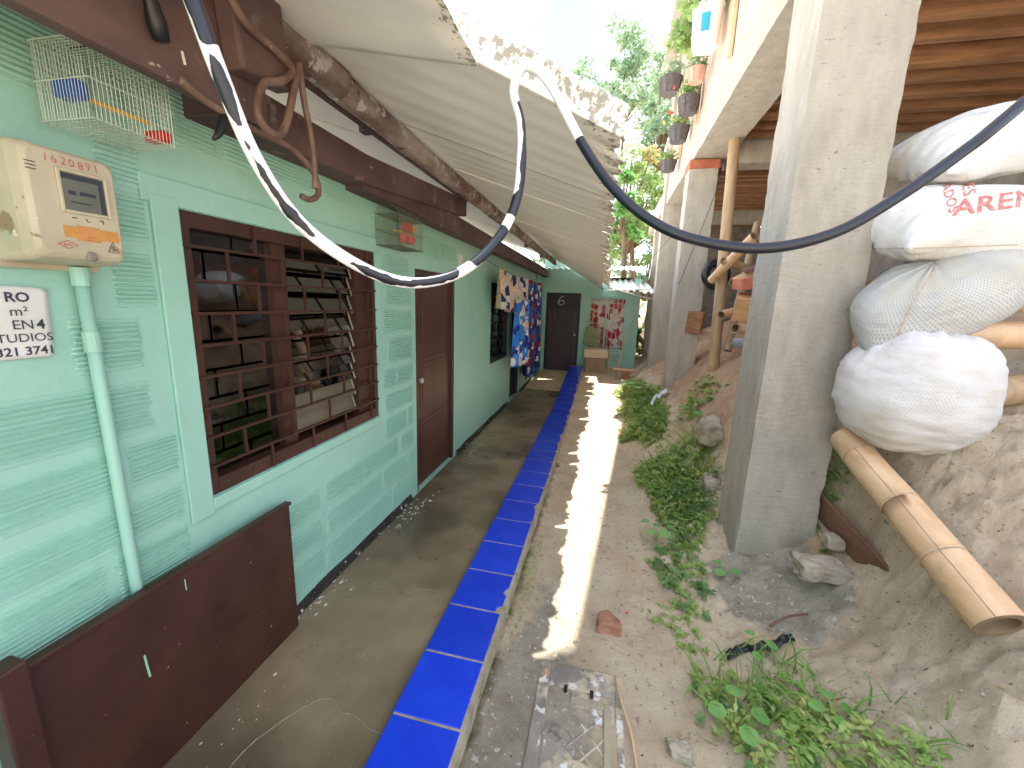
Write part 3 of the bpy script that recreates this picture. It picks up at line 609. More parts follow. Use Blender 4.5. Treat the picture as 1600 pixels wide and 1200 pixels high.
ob('leaning_pole', MB().tube([(.14, 9.1, .14), (.16, 9.3, .55), (.175, 9.80, .9)], [.012, .012, .011], 8), m_bam, label='short pale pole leaning under the barred window', cat='pole')
cb = thing('block_ledge', 'concrete block ledge with pale slab front at the kerb end', 'ledge', (-.2, 9.2, .15))  # plain concrete step block with a beige board on top
ob('base', bx(-.38, .10, 9.35, 9.78, -.1, .50), M('ledge_stone', (150, 126, 98), (172, 150, 122), 6, .9, .5), cb, bevel=.02)
ob('slab', bx(-.42, .12, 9.27, 9.80, .505, .69), M('ledge_top', (206, 186, 158), (222, 204, 178), 5, .8, .2), cb, bevel=.015)
ob('propped_board', bx(-.46, -.10, 9.83, 9.85, .70, 1.15, rot=(.1, .15, 0)), M('board_green', (140, 150, 112), (160, 166, 128), 4, .7, .2), label='faded greenish board propped on the concrete ledge', cat='board')
pb = thing('low_bench', 'rough plank seat laid on a stone beside the end room', 'bench', (.5, 9.1, .18))
ob('seat', bx(.22, .72, 8.75, 8.90, .33, .38, rot=(0, .05, .1)), m_bam, pb, bevel=.01)
ob('support', bx(.42, .58, 8.75, 8.92, .05, .325), m_rockr, pb, bevel=.02)

# ------------------------------------------------------------------ the unfinished building on the right
bld = thing('unfinished_building', 'raw concrete pillar building with boarded upper storey over the bank', 'building', (1.2, 2.95, 0))
def rough_box(x0, x1, y0, y1, z0, z1, amp, step=.05, seed=0, wear=0):
    bm = bmesh.new(); bmesh.ops.create_cube(bm, size=1)
    for v in bm.verts: v.co = Vector((x0 + (v.co.x + .5) * (x1 - x0), y0 + (v.co.y + .5) * (y1 - y0), z0 + (v.co.z + .5) * (z1 - z0)))
    for ax, ln in ((0, x1 - x0), (1, y1 - y0), (2, z1 - z0)):
        n = int(ln / step)
        for i in range(1, n):
            p = Vector((0, 0, 0)); p[ax] = (x0, y0, z0)[ax] + ln * i / n; nn = Vector((0, 0, 0)); nn[ax] = 1
            bmesh.ops.bisect_plane(bm, geom=bm.verts[:] + bm.edges[:] + bm.faces[:], plane_co=p, plane_no=nn)
    c = Vector(((x0 + x1) / 2, (y0 + y1) / 2, 0))
    for v in bm.verts:
        p = v.co + Vector((seed * 3.1, 0, 0)); ex = min(abs(v.co.x - x0), abs(v.co.x - x1)); ey = min(abs(v.co.y - y0), abs(v.co.y - y1))
        d = Vector((nz3(p, 3) + .6 * nz3(p, 17), nz3(p + Vector((5, 1, 2)), 3) + .6 * nz3(p + Vector((5, 1, 2)), 17), 0)) * amp
        if ex < .01 and ey < .01:
            q = (c - v.co); q.z = 0; d += q.normalized() * (.004 + wear * max(0, nz3(p, 9) + .1))
        v.co += d
    me = bpy.data.meshes.new('rough'); bm.to_mesh(me); bm.free(); me.materials.append(m_conc)
    return me
ob('column', rough_box(.97, 1.42, 2.75, 3.2, -.4, 3.62, .0022, .04, 1, .014), None, bld)
ob('column', rough_box(.935, 1.30, 6.25, 6.6, -.1, 3.50, .003, .06, 2, .014), None, bld)
ob('cap', bx(.93, 1.31, 6.24, 6.61, 3.502, 3.615), m_brick, bld, bevel=.008)
ob('column', rough_box(.93, 1.28, 8.85, 9.2, -.1, 7.4, .006, .12, 3, .02), None, bld)
ob('column', rough_box(.98, 1.25, 10.6, 10.9, -.1, 3.6, .006, .12, 4, .02), None, bld)
ob('beam', rough_box(.97, 1.40, 2.75, 8.84, 3.625, 4.02, .008, .10, 5, .05), None, bld)
ob('beam', rough_box(.97, 1.40, 9.21, 12.5, 3.625, 4.02, .006, .2, 6, .03), None, bld)
ob('cross_beam', rough_box(1.405, 6.5, 6.27, 6.58, 3.56, 3.93, .008, .15, 7, .03), None, bld)
ob('cross_beam', rough_box(1.425, 6.5, 2.78, 3.15, 3.70, 4.02, .006, .2, 8, .02), None, bld)
ob('cross_beam', rough_box(1.405, 6.5, 10.3, 10.6, 3.56, 3.93, .006, .2, 9, .02), None, bld)
y = 3.3; j = 0
while y < 12:
    if not (6.15 < y < 6.65 or 10.2 < y < 10.65):
        r = random.uniform(-.02, .02); ob('joist', bx(1.41, 6.5, y, y + .09, 3.78 + r, 3.90), m_joist, bld)
    y += .30 + random.uniform(-.02, .03)
x = 1.41
while x < 6.4:
    wd = random.uniform(.22, .34); ob('ceiling_board', bx(x, x + wd, 3.18, 12.2, 3.905, 3.935), m_ceil, bld); x += wd + .012
ob('back_wall', MB().box(3.7, 3.85, 3.0, 12.3, .8, 3.77).box(1.3, 3.7, 12.2, 12.35, .2, 3.9), M('block_wall', (120, 112, 104), (150, 140, 130), 5, .95, .6, 30, .01), bld)
y = 2.76
while y < 8.8:
    wd = random.uniform(.18, .27); y1 = min(y + wd, 8.83); d = random.uniform(0, .012)
    ob('facade_board', bx(.985 - d, 1.02 - d, y, y1 - .006, 4.03, 7.3), m_plank, bld); y += wd
for y in (4.7, 6.2, 7.5): ob('batten', bx(.93, .965, y, y + .06, 4.03, 7.2), m_bam, bld)
ob('front_wall', bx(1.03, 6.5, 2.8, 2.95, 4.03, 7.3), M('brick_wall_far', (170, 104, 78), (190, 124, 96), 9, .9, .5), bld)
# unseen added roof: eave outline shaped to throw the shade on the path
shade_eave = MB(); pl = [(.12, 2.3), (.12, 4.55), (.44, 4.75), (.53, 5.7), (.72, 7.9), (.80, 8.6), (.9, 12.3), (6.8, 12.3), (6.8, 2.3)]
n = len(pl); shade_eave.add([(x, y, 7.32) for x, y in pl] + [(x, y, 7.36) for x, y in pl], [tuple(range(n)), tuple(range(n, 2 * n))] + [(i, (i + 1) % n, n + (i + 1) % n, n + i) for i in range(n)])
ob('roof', shade_eave, m_roof if False else M('shade_roof_zinc', (170, 170, 168), (150, 148, 144), 4, .5, .2), bld)

# ------------------------------------------------------------------ bamboo
def bamboo(p0, p1, r0, r1, nodes_at, name, label, mat=None, hollow=True, bend=0, group=None, cat='bamboo pole'):
    p0, p1 = Vector(p0), Vector(p1); t = thing(name, label, cat, p0, group); mat = mat or m_bam
    ax = (p1 - p0); ln = ax.length; side = ax.cross(Vector((0, 0, 1))).normalized(); pts = []; rs = []
    ss = sorted(set(list(np.linspace(0, 1, 14)) + [v for k in nodes_at for v in (k - .012 / ln * 1, k - .004 / ln, k, k + .004 / ln, k + .014 / ln) if 0 < v < 1]))
    for s in ss:
        r = r0 + (r1 - r0) * s; dn = min([abs(s - k) * ln for k in nodes_at] + [1])
        r *= 1 + (.075 if dn < .002 else .05 if dn < .006 else .015 if dn < .016 else 0); rs.append(r)
        pts.append(p0 + ax * s + Vector((0, 0, bend)) * math.sin(math.pi * s) + side * .006 * nz3((s * 3, r0 * 50, 1), 1))
    mb = MB().tube(pts, rs, 22, cap=False); ob('culm', mb, mat, t, smooth=True)
    if r0 > .07:
        for k in nodes_at:
            i_ = min(range(len(ss)), key=lambda q: abs(ss[q] - k)); pc = pts[i_]; d_ = ax.normalized(); ob('node_ring', MB().tube([pc - d_ * .010, pc - d_ * .007, pc - d_ * .003], [rs[i_] * 1.0, rs[i_] * 1.012, rs[i_] * .98], 22, cap=False), M('bamboo_ring', (172, 160, 140), (150, 132, 106), 20, .6, .2), t)
        cr_ = []
        for q in range(40):
            f_ = q / 39; i_ = min(int(f_ * (len(pts) - 1)), len(pts) - 2); g_ = f_ * (len(pts) - 1) - i_; pc = pts[i_].lerp(pts[i_ + 1], g_); rr = rs[i_] + (rs[i_ + 1] - rs[i_]) * g_
            to = Vector((-.62, -.45, .64)); to = (to - ax.normalized() * to.dot(ax.normalized())).normalized(); cr_.append(pc + (to + side * .05 * nz3((f_ * 9, 1, r0), 1)).normalized() * rr * .992)
        ob('split', MB().tube(cr_[:34], .0016, 5), m_bamin, t)
    for e, (pt, r, d) in enumerate(((pts[0], rs[0], (pts[0] - pts[1])), (pts[-1], rs[-1], (pts[-1] - pts[-2])))):
        d = d.normalized(); m2 = MB().lathe([(r * .995, 0), (r * .99, .002), (r * .72, .001), (r * .70, -.09), (0, -.10)], pt, 22, d); ob('cut_end', m2, m_bamin, t)
    return t
bamboo((1.535, 1.70, .56), (1.40, 2.62, .985), .086, .076, [.27, .55, .86], 'bamboo_pole', 'thick fallen bamboo pole with open end lying on the sandy bank')
bamboo((1.80, 2.78, 1.80), (3.4, 2.98, 1.86), .082, .080, [.35, .7], 'bamboo_pole', 'thick bamboo pole wedged beside the grey woven sack')
bamboo((1.90, 2.80, 1.585), (3.4, 2.96, 1.66), .078, .075, [.3, .65], 'bamboo_pole', 'bamboo pole below the thick one, beside the bottom white sack')
bamboo((1.95, 2.72, 1.26), (3.3, 2.95, 1.47), .085, .082, [.4, .75], 'bamboo_pole', 'lowest slanted bamboo pole half sunk in the bank', m_bamd)
bamboo((1.33, 5.3, .7), (1.30, 5.65, 3.78), .065, .060, [.1, .3, .5, .7, .9], 'bamboo_post', 'bamboo prop post standing on the bank under the joists', m_bamd, cat='post')
bamboo((1.34, 6.9, .8), (1.36, 7.1, 3.78), .06, .055, [.2, .45, .7], 'bamboo_post', 'shorter looking bamboo prop behind the second concrete pillar', m_bamd, cat='post')
bamboo((1.30, 4.6, 1.50), (1.95, 5.1, 1.40), .055, .052, [.5], 'bamboo_pole', 'pale bamboo length under the stacked timber blocks')
bamboo((1.30, 3.9, 1.24), (1.80, 4.6, 1.02), .07, .066, [.4], 'bamboo_pole', 'pale cut bamboo sticking out beside the front pillar')
bamboo((1.40, 4.75, 2.42), (1.20, 5.4, 2.02), .05, .05, [.5], 'bamboo_pole', 'hollow bamboo offcut tilted up above the timber pile')
bamboo((1.30, 4.9, 1.96), (1.95, 5.2, 2.32), .055, .05, [.5], 'bamboo_pole', 'slanted bamboo offcut over the brick on the pile', m_bam)
bamboo((2.35, 3.25, 2.62), (3.3, 3.3, 3.3), .06, .055, [.3, .6], 'bamboo_pole', 'bamboo brace rising behind the top sack', m_bamd)
bamboo((1.25, 5.0, 1.62), (1.9, 5.5, 1.78), .05, .048, [.5], 'bamboo_pole', 'bamboo length crossing behind the prop post', m_bam)
bamboo((1.22, 5.1, 2.22), (2.1, 5.6, 2.02), .045, .045, [.4], 'bamboo_pole', 'thin bamboo laid across the top of the pile', m_bamd)
bamboo((1.45, 5.3, 1.2), (1.75, 5.9, 2.75), .045, .04, [.3, .6], 'bamboo_pole', 'bamboo leaning upright against the pile', m_bamd)
# ------------------------------------------------------------------ timber pile
def blk(name, c, s, rot, mat, label, cat):
    ob(name, bx(c[0] - s[0] / 2, c[0] + s[0] / 2, c[1] - s[1] / 2, c[1] + s[1] / 2, c[2] - s[2] / 2, c[2] + s[2] / 2, rot=rot), mat, label=label, cat=cat, bevel=.006)
blk('timber_block', (1.45, 4.8, 1.71), (.24, .3, .24), (.25, .1, -.3), m_wood, 'squared pale timber block on the bamboo pile', 'block')
blk('timber_block', (1.60, 4.72, 1.72), (.07, .3, .28), (.1, .35, -.2), m_wood, 'narrow timber offcut leaning on the pale timber block', 'block')
blk('hollow_brick', (1.45, 4.82, 1.96), (.28, .2, .11), (.05, -.12, .25), m_brick, 'mortar smeared brick lying on top of the timber block', 'brick')
blk('flat_board', (1.62, 4.95, 2.18), (.5, .16, .04), (.1, -.35, .4), m_woodd, 'weathered flat board across the timber pile', 'board')
ob('grey_bundle', MB().tube([(1.28, 4.5, 1.36), (1.5, 4.55, 1.33), (1.72, 4.6, 1.28)], [.05, .075, .07], 16), M('tarp_grey', (112, 110, 112), (136, 134, 134), 6, .6, .4), smooth=True, label='rolled grey tarpaulin under the bamboo length', cat='roll')
blk('timber_block', (1.25, 6.3, 1.5), (.2, .25, .3), (.2, .1, -.3), m_joist, 'dark timber chock behind the bamboo prop post', 'block')
ob('tyre', MB().lathe([(.10, -.04), (.17, -.05), (.2, 0), (.17, .05), (.10, .04), (.10, -.04)], (1.35, 5.9, 2.12), 28, (.3, -1, .1)), m_black, smooth=True, label='black tyre ring lying on the pile behind the post', cat='tyre')
# ------------------------------------------------------------------ sacks
def sack(name, c, size, rot, mat, label, seed, kind='pillow', wr=1.0, top=None):
    N1 = 64; vs = []; uv = []; r = Euler(rot).to_matrix(); c = Vector(c); fs = []; A, B, T = size
    if kind == 'pillow':
        for sgn in (1, -1):
            for i in range(N1 + 1):
                for j in range(N1 + 1):
                    x, y = -1 + 2 * i / N1, -1 + 2 * j / N1
                    h = max(0, (1 - abs(x) ** 2.6) * (1 - abs(y) ** 2.6)) ** .48
                    sx = 1 - .13 * (1 - abs(x) ** 2) * abs(y) ** 3 * 0 - .10 * (1 - y * y) * abs(x) ** 4; sy = 1 - .12 * (1 - x * x) * abs(y) ** 4
                    p = Vector((x * A * sx, y * B * sy, sgn * T * h)); q = p * 6 + Vector((seed, 0, 0))
                    e = 1 - min(1, h * 1.4)
                    wv_ = wr * (.016 * noise.noise(q * .8) + (.010 + .014 * e) * noise.noise(Vector((q.x * .7, q.y * 3.2, q.z * 2))) + .012 * e * noise.noise(Vector((q.x * 4, q.y * .8, q.z))))
                    p.z += sgn * wv_ * min(1, h * 3); p.x += .01 * noise.noise(q + Vector((3, 3, 3))); p.z -= .05 * (x * x) * A
                    vs.append(c + r @ p); uv.append((x * A, y * B))
        K_ = N1 + 1; o2 = K_ * K_
        for i in range(N1):
            for j in range(N1):
                a = (i * K_ + j, (i + 1) * K_ + j, (i + 1) * K_ + j + 1, i * K_ + j + 1); fs.append(a); fs.append(tuple(k + o2 for k in a[::-1]))
    else:
        nu, nv = 96, 64
        for i in range(nv + 1):
            for j in range(nu):
                th = math.pi * i / nv; ph = 2 * math.pi * j / nu; d = Vector((math.sin(th) * math.cos(ph), math.sin(th) * math.sin(ph), math.cos(th)))
                p = Vector((d.x * A, d.y * B, (abs(d.z) ** .85) * math.copysign(1, d.z) * T)); q = d * 3 + Vector((seed, 0, 0))
                f = 1 + .05 * noise.noise(q * .6) + wr * (.018 * noise.noise(Vector((q.x, q.y, q.z * 6))) * (1 - .5 * d.z) + .03 * max(0, d.z) * noise.noise(Vector((math.cos(ph) * 5 + seed, math.sin(ph) * 5, d.z))))
                p *= f
                if d.z > .3: p.z -= .10 * (d.z - .3) * T; p *= 1 - .04 * abs(math.sin(ph * 6 + seed)) * (d.z - .3)
                if top:
                    tt = max(0, 1 - (d - Vector(top).normalized()).length / .75); p += Vector(top).normalized() * (.42 if seed == 8 else .13) * A * tt ** 1.6
                vs.append(c + r @ p); uv.append((ph * A, th * T))
        fs = [(i * nu + j, i * nu + (j + 1) % nu, (i + 1) * nu + (j + 1) % nu, (i + 1) * nu + j) for i in range(nv) for j in range(nu)]
    me = bpy.data.meshes.new(name); me.from_pydata([tuple(v) for v in vs], [], fs); ul = me.uv_layers.new(name='UVMap')
    for lp in me.loops: ul.data[lp.index].uv = uv[lp.vertex_index]
    bm = bmesh.new(); bm.from_mesh(me)
    bmesh.ops.remove_doubles(bm, verts=bm.verts, dist=.0008); bmesh.ops.recalc_face_normals(bm, faces=bm.faces); bm.to_mesh(me); bm.free()
    me.polygons.foreach_set('use_smooth', [True] * len(me.polygons)); me.materials.append(mat)
    return ob(name, me, None, label=label, cat='sack', group='sacks stacked on the bank')
s1 = sack('sand_sack', (1.60, 2.50, 1.315), (.335, .30, .345), (0, 0, .3), m_sacks, 'round white sack at the bottom, tied with a pleated top, on the bank', 3, 'round', 1.7, top=(-.55, -.45, .75))
s2 = sack('sand_sack', (1.66, 2.60, 1.79), (.40, .26, .215), (.25, -.50, .22), m_sackg, 'grey woven mesh sack hanging over the round white one', 8, 'round', 1.4, top=(-.9, -.45, -.45))
s3 = sack('sand_sack', (1.82, 2.74, 2.17), (.47, .30, .185), (.42, -.05, .12), m_sackw, 'white sack printed with red letters between the grey and top sacks', 21, 'pillow', 1.5)
s4 = sack('sand_sack', (2.02, 2.94, 2.635), (.50, .30, .155), (.38, -.24, .12), m_sackw, 'plain white sack lying topmost on the stack beside the pillar', 33, 'pillow', 1.7)
s5 = sack('sand_sack', (1.83, 4.5, 1.75), (.25, .25, .2), (.2, 0, 0), m_sackw, 'white sack tucked behind the front pillar near the timber pile', 41, 'pillow', 1)
def bvh_of(o): return BVHTree.FromPolygons([v.co for v in o.data.vertices], [tuple(p.vertices) for p in o.data.polygons])
EYE = Vector((0, 0, 1.69))
def wrap(txt, size, at, xd, o, bold=.004):
    # print pressed onto the cloth: flat text pushed onto the sack surface from the front
    b = bvh_of(o); me = text_mesh(txt, size, m_inkr, 'lettering', bold, 0, 4, 1.05); at = Vector(at); Vw = (at - EYE).normalized(); X = Vector(xd); X = (X - Vw * X.dot(Vw)).normalized(); Y = X.cross(Vw)
    for v in me.vertices:
        p = at + X * v.co.x + Y * v.co.y - Vw * 1.0; h = b.ray_cast(p, Vw)
        v.co = (h[0] - Vw * .006) if h[0] is not None else p + Vw * 1.0
    return ob('lettering', me, None, o)
wrap('ARENA', .105, (1.70, 2.67, 2.20), (.98, .12, .16), s3, .0012)
wrap('ES', .058, (1.745, 2.725, 2.36), (.42, .1, -1), s3, .0006)
wrap('ADOS', .050, (1.615, 2.66, 2.345), (.55, .12, -1), s3, .0003)
def seam(o, pts, r, mat, name='seam'):
    b = bvh_of(o); out = []
    for p in spline(pts, 8):
        d = (p - EYE).normalized(); h = b.ray_cast(EYE, d)
        if h[0] is not None: out.append(h[0] - d * r * .3)
    if len(out) > 2: ob(name, MB().tube(out, r, 5), mat, o)
m_thread = M('thread', (168, 150, 128), (190, 172, 150), 60, .9, .3)
seam(s2, [(1.37, 2.33, 1.50), (1.44, 2.40, 1.70), (1.58, 2.48, 1.98)], .0035, m_thread)
seam(s3, [(1.36, 2.62, 2.03), (1.62, 2.56, 2.03), (1.95, 2.60, 2.05)], .003, m_thread)
# ------------------------------------------------------------------ things on the green wall
mt = thing('electricity_meter', 'weathered beige electricity meter box on the green wall, number in red on top', 'meter', (-1.5, .83, 1.74))
def meter_case():
    # outline in (y,z), lofted from wall (x=-1.5) to front face with rounded edges
    def ring(x, s, ch):
        y0, y1, z0, z1 = .735 + s, .945 - s * .6, 1.745 + s * 1.2, 2.03 - s * .8; c = ch; pts = []
        for (cy, cz, a0) in ((y1 - c, z1 - c, 0), (y0 + c, z1 - c, 90), (y0 + c, z0 + c, 180), (y1 - c, z0 + c, 270)):
            for k in range(5): a = math.radians(a0 + 22.5 * k); pts.append((x, cy + c * math.cos(a), cz + c * math.sin(a)))
        return pts
    rings = [ring(-1.499, -.012, .012), ring(-1.485, -.012, .012), ring(-1.484, 0, .016), ring(-1.39, .004, .02), ring(-1.362, .012, .022), ring(-1.355, .022, .024)]
    n = 20; vs = [v for r in rings for v in r]; fs = [(i * n + j, i * n + (j + 1) % n, (i + 1) * n + (j + 1) % n, (i + 1) * n + j) for i in range(len(rings) - 1) for j in range(n)] + [tuple(range((len(rings) - 1) * n, len(rings) * n))]
    return MB().add(vs, fs)
ob('case', meter_case(), m_meter, mt, smooth=False, bevel=.002)
fx = -1.3545
bz = ob('bezel', MB().box(fx, fx + .006, .806, .814, 1.872, 1.978).box(fx, fx + .006, .906, .914, 1.872, 1.978).box(fx, fx + .006, .814, .906, 1.97, 1.978).box(fx, fx + .006, .814, .906, 1.872, 1.88), m_meter, mt, bevel=.002)
dial = ob('dial', bx(fx, fx + .0015, .815, .905, 1.881, 1.969), M('meter_dial', (96, 100, 92), (112, 116, 106), 8, .2, 0), mt)
ob('dial_bar', MB().box(fx + .0016, fx + .002, .816, .904, 1.955, 1.968).box(fx + .0016, fx + .002, .893, .904, 1.882, 1.954), m_ink, dial)
ob('register', MB().box(fx + .0016, fx + .002, .826, .842, 1.918, 1.928).box(fx + .0016, fx + .002, .85, .885, 1.92, 1.929).box(fx + .0016, fx + .002, .83, .872, 1.899, 1.9025), m_ink, dial)
def wtxt(txt, size, y, z, parent, mat, x=-1.3535, bold=0, rot=0.0, name='lettering', slant=0):
    me = text_mesh(txt, size, mat, name, bold); return ob(name, place_text(me, (x, y, z), (0, math.cos(rot), math.sin(rot)), (0, -math.sin(rot), math.cos(rot))), None, parent)
yy_ = .785
for ch, a in zip('1620891', (-.1, .1, -.05, .1, 0, .1, .15)): wtxt(ch, .026, yy_, 1.986 + random.uniform(-.002, .002), mt, m_inkr, rot=a, name='numeral'); yy_ += .0175
ob('rust_label', MB().box(fx, fx + .001, .805, .925, 1.812, 1.84).box(fx, fx + .0016, .832, .882, 1.806, 1.844), m_rust, mt)
for i in range(6): ob('print_line', bx(fx + .0017, fx + .002, .835, .879 - (i % 3) * .006, 1.839 - i * .006, 1.8405 - i * .006), m_inkr, mt)
def strokes(pts, closed, r=.0009, x=fx + .0012): return MB().tube([(x, y, z) for y, z in (pts + [pts[0]] if closed else pts)], r, 5)
ob('diamond_mark', strokes([(.788, 1.793), (.808, 1.803), (.828, 1.793), (.808, 1.783)], True).tube([(fx + .001, .80, 1.793), (fx + .001, .816, 1.793)], .0018, 5), m_inkr, mt)
ob('warning_triangle', strokes([(.895, 1.785), (.908, 1.812), (.921, 1.785)], True).tube([(fx + .001, .909, 1.803), (fx + .001, .906, 1.796), (fx + .001, .910, 1.796), (fx + .001, .907, 1.789)], .0007, 5), m_ink, mt)
for i in range(3): ob('print_line', bx(fx + .0003, fx + .0006, .752, .772, 1.975 - i * .008, 1.977 - i * .008), m_ink, mt)
ob('screw', MB().lathe([(0, 0), (.013, 0), (.013, .006), (.008, .012), (0, .012)], (-1.358, .855, 1.768), 12, (1, 0, 0)), m_iron, mt)
ob('scribble', MB().tube([(fx + .001, .826, 1.861), (fx + .001, .832, 1.863), (fx + .001, .836, 1.861)], .001, 5).tube([(fx + .001, .856, 1.864), (fx + .001, .857, 1.857), (fx + .001, .864, 1.857)], .001, 5).tube([(fx + .001, .885, 1.863), (fx + .001, .892, 1.866), (fx + .001, .893, 1.856)], .0012, 5), m_ink, mt)
cp = thing('conduit', 'mint painted conduit pipe running down the wall from the meter', 'pipe', (-1.47, .9, .0))
ob('pipe', MB().tube([(-1.474, .895, 1.74), (-1.474, .90, 1.2), (-1.472, .905, .1), (-1.472, .905, .002)], .017, 14), m_mint, cp, smooth=True)
ob('coupling', MB().tube([(-1.474, .897, 1.50), (-1.474, .897, 1.56)], .021, 14), m_mint, cp)
ob('coupling', MB().tube([(-1.474, .895, 1.69), (-1.474, .895, 1.742)], .022, 14), m_mint, cp)
ob('side_conduit', MB().tube(spline([(-1.48, .735, 1.80), (-1.47, .69, 1.80), (-1.47, .60, 1.83), (-1.475, .45, 1.90)], 5), .013, 10), m_mint, smooth=True, label='mint painted side pipe entering the meter box', cat='pipe')
po = thing('notice', 'torn white paper notice pasted on the green wall under the meter', 'notice', (-1.49, .7, 1.5))
def paper(u, v):
    y = .50 + u * (.327 - .012 * (1 - v)); z = 1.497 + v * .187
    return Vector((-1.4918 + .0012 * nz3((y * 9, z * 9, 0), 1), y + .0035 * nz3((v * 9, 1, 1), 1) * (u > .95), z - .03 * max(0, u - .9) * v * 2 + .003 * nz3((u * 12, 2, 2), 1) * (v > .95)))
pm_ = MB().sheet(paper, 24, 14, (.0012, 0, 0)).mesh('sheet', m_paper, True); ob('sheet', pm_, None, po)
PX = -1.4885
for t_, sz, y, z, b_ in (('RO', .034, .738, 1.645, .0008), ('m²', .034, .742, 1.609, 0), ('EN', .034, .742, 1.574, 0), ('4', .034, .790, 1.574, .001), ('STUDIOS', .031, .694, 1.541, 0), ('321 3741', .031, .702, 1.506, .0006)):
    wtxt(t_, sz, y, z, po, m_ink, x=PX, bold=b_)
# bird cages
def cage(name, label, x0, x1, y0, y1, z0, z1, wm, dn, r, group='bird cages on the wall'):
    t = thing(name, label, 'bird cage', ((x0 + x1) / 2, (y0 + y1) / 2, z0), group); mb = MB()
    ys_ = np.linspace(y0, y1, dn); xs_ = np.linspace(x0, x1, max(6, int(dn * (x1 - x0) / (y1 - y0))))
    for y in ys_:
        for x in (x0, x1): mb.tube([(x, y, z0), (x, y, z1)], r, 4)
        mb.tube([(x0, y, z1), (x1, y, z1)], r, 4)
    for x in xs_:
        for y in (y0, y1): mb.tube([(x, y, z0), (x, y, z1)], r, 4)
    for y in np.linspace(y0, y1, int(dn * .7)): mb.tube([(x0, y, z0), (x1, y, z0)], r, 4)
    o = ob('wires', mb, wm, t); o['kind'] = 'stuff'
    for z in (z0, (z0 + z1) / 2, z1):
        ob('hoop', MB().tube([(x0, y0, z), (x1, y0, z), (x1, y1, z), (x0, y1, z), (x0, y0, z)], r * 1.7, 6), wm, t)
    return t
cg = cage('bird_cage', 'white wire bird cage with blue and red feeders on the wall', -1.47, -1.29, .865, 1.075, 2.105, 2.29, m_wire, 22, .0009)
ob('feeder', MB().box(-1.42, -1.35, .868, .905, 2.16, 2.205), m_blue, cg, bevel=.006)
ob('feeder', MB().box(-1.37, -1.30, 1.04, 1.072, 2.115, 2.145), m_red, cg, bevel=.006)
ob('perch', MB().tube([(-1.38, .87, 2.175), (-1.38, 1.07, 2.175)], .006, 8), m_yel, cg)
ob('hook', MB().tube([(-1.40, .97, 2.29), (-1.40, .97, 2.33), (-1.499, .97, 2.33)], .003, 6), m_brown, cg)
cg = cage('bird_cage', 'small greenish wire bird cage with red cups beside the door', -1.49, -1.33, 2.50, 2.86, 2.02, 2.21, m_wired, 22, .0016)
tp = MB()
for y in np.linspace(2.5, 2.86, 14): tp.tube(spline([(-1.49, y, 2.21), (-1.47, y, 2.25), (-1.41, y, 2.275), (-1.35, y, 2.25), (-1.33, y, 2.21)], 3), .0016, 4)
ob('dome', tp, m_wired, cg)['kind'] = 'stuff'
ob('cup', MB().lathe([(0, 0), (.028, 0), (.035, .05), (.03, .05), (0, .01)], (-1.36, 2.62, 2.05), 14), m_red, cg); ob('cup', MB().lathe([(0, 0), (.028, 0), (.035, .05), (.03, .05), (0, .01)], (-1.36, 2.72, 2.05), 14), m_red, cg)
ob('feeder', bx(-1.40, -1.34, 2.66, 2.72, 2.125, 2.185), m_red, cg, bevel=.004); ob('toy', bx(-1.37, -1.34, 2.74, 2.79, 2.13, 2.18, rot=(.3, 0, 0)), m_yel, cg, bevel=.01)
ob('perch', MB().tube([(-1.36, 2.50, 2.11), (-1.36, 2.74, 2.115)], .006, 7), m_yel, cg)
# brown panel standing along the wall foot
pn = thing('brown_panel', 'dark brown painted metal panel standing against the wall foot under the meter', 'panel', (-1.43, 1.05, 0))
ob('sheet', bx(-1.445, -1.425, .60, 1.535, .005, .685), m_brown, pn, bevel=.004)
ob('rim', MB().box(-1.45, -1.415, .60, 1.54, .686, .702), m_brown, pn, bevel=.003)
ob('post', bx(-1.46, -1.395, .535, .597, .002, .735), m_brown, pn, bevel=.006)
ob('paint_drip', MB().tube([(-1.424, .862, .48), (-1.424, .864, .44), (-1.424, .868, .39)], .0035, 6).tube([(-1.424, 1.02, .655), (-1.424, 1.021, .61)], .002, 5), M('mint_drip', (140, 200, 160), None, 4, .5, 0), pn)
# curtains
ob('curtain_wire', MB().tube(spline([(-1.47, 4.55, 2.20), (-1.36, 5.4, 2.09), (-1.33, 6.6, 2.05), (-1.36, 7.9, 2.11), (-1.47, 8.6, 2.22)], 5), .003, 5), m_ink, label='thin sagging wire strung above the dark window', cat='wire')
wave(4.98, 7.0, -1.33, 1.60, 2.10, .05, 9, 2.0, m_val, 'curtain', None, 110, 16, True, -.05, 1, label='cream and blue floral valance hung on the wire above the window', cat='curtain')
wave(5.75, 6.75, -1.26, .72, 1.72, .06, 4, 1.3, m_drp, 'curtain', None, 80, 24, True, 0, 4, label='bright blue leaf patterned drape beside the dark window', cat='curtain')
wave(6.9, 8.35, -1.33, .35, 2.08, .06, 5, 1.6, m_drd, 'curtain', None, 90, 28, True, -.03, 9, label='dark blue drape with red flowers beyond the valance', cat='curtain')
ob('conduit', MB().tube([(-1.485, 8.75, .0), (-1.485, 8.75, 2.3)], .016, 8), m_mint, smooth=True, label='thin mint pipe up the wall beside the numbered door', cat='pipe')
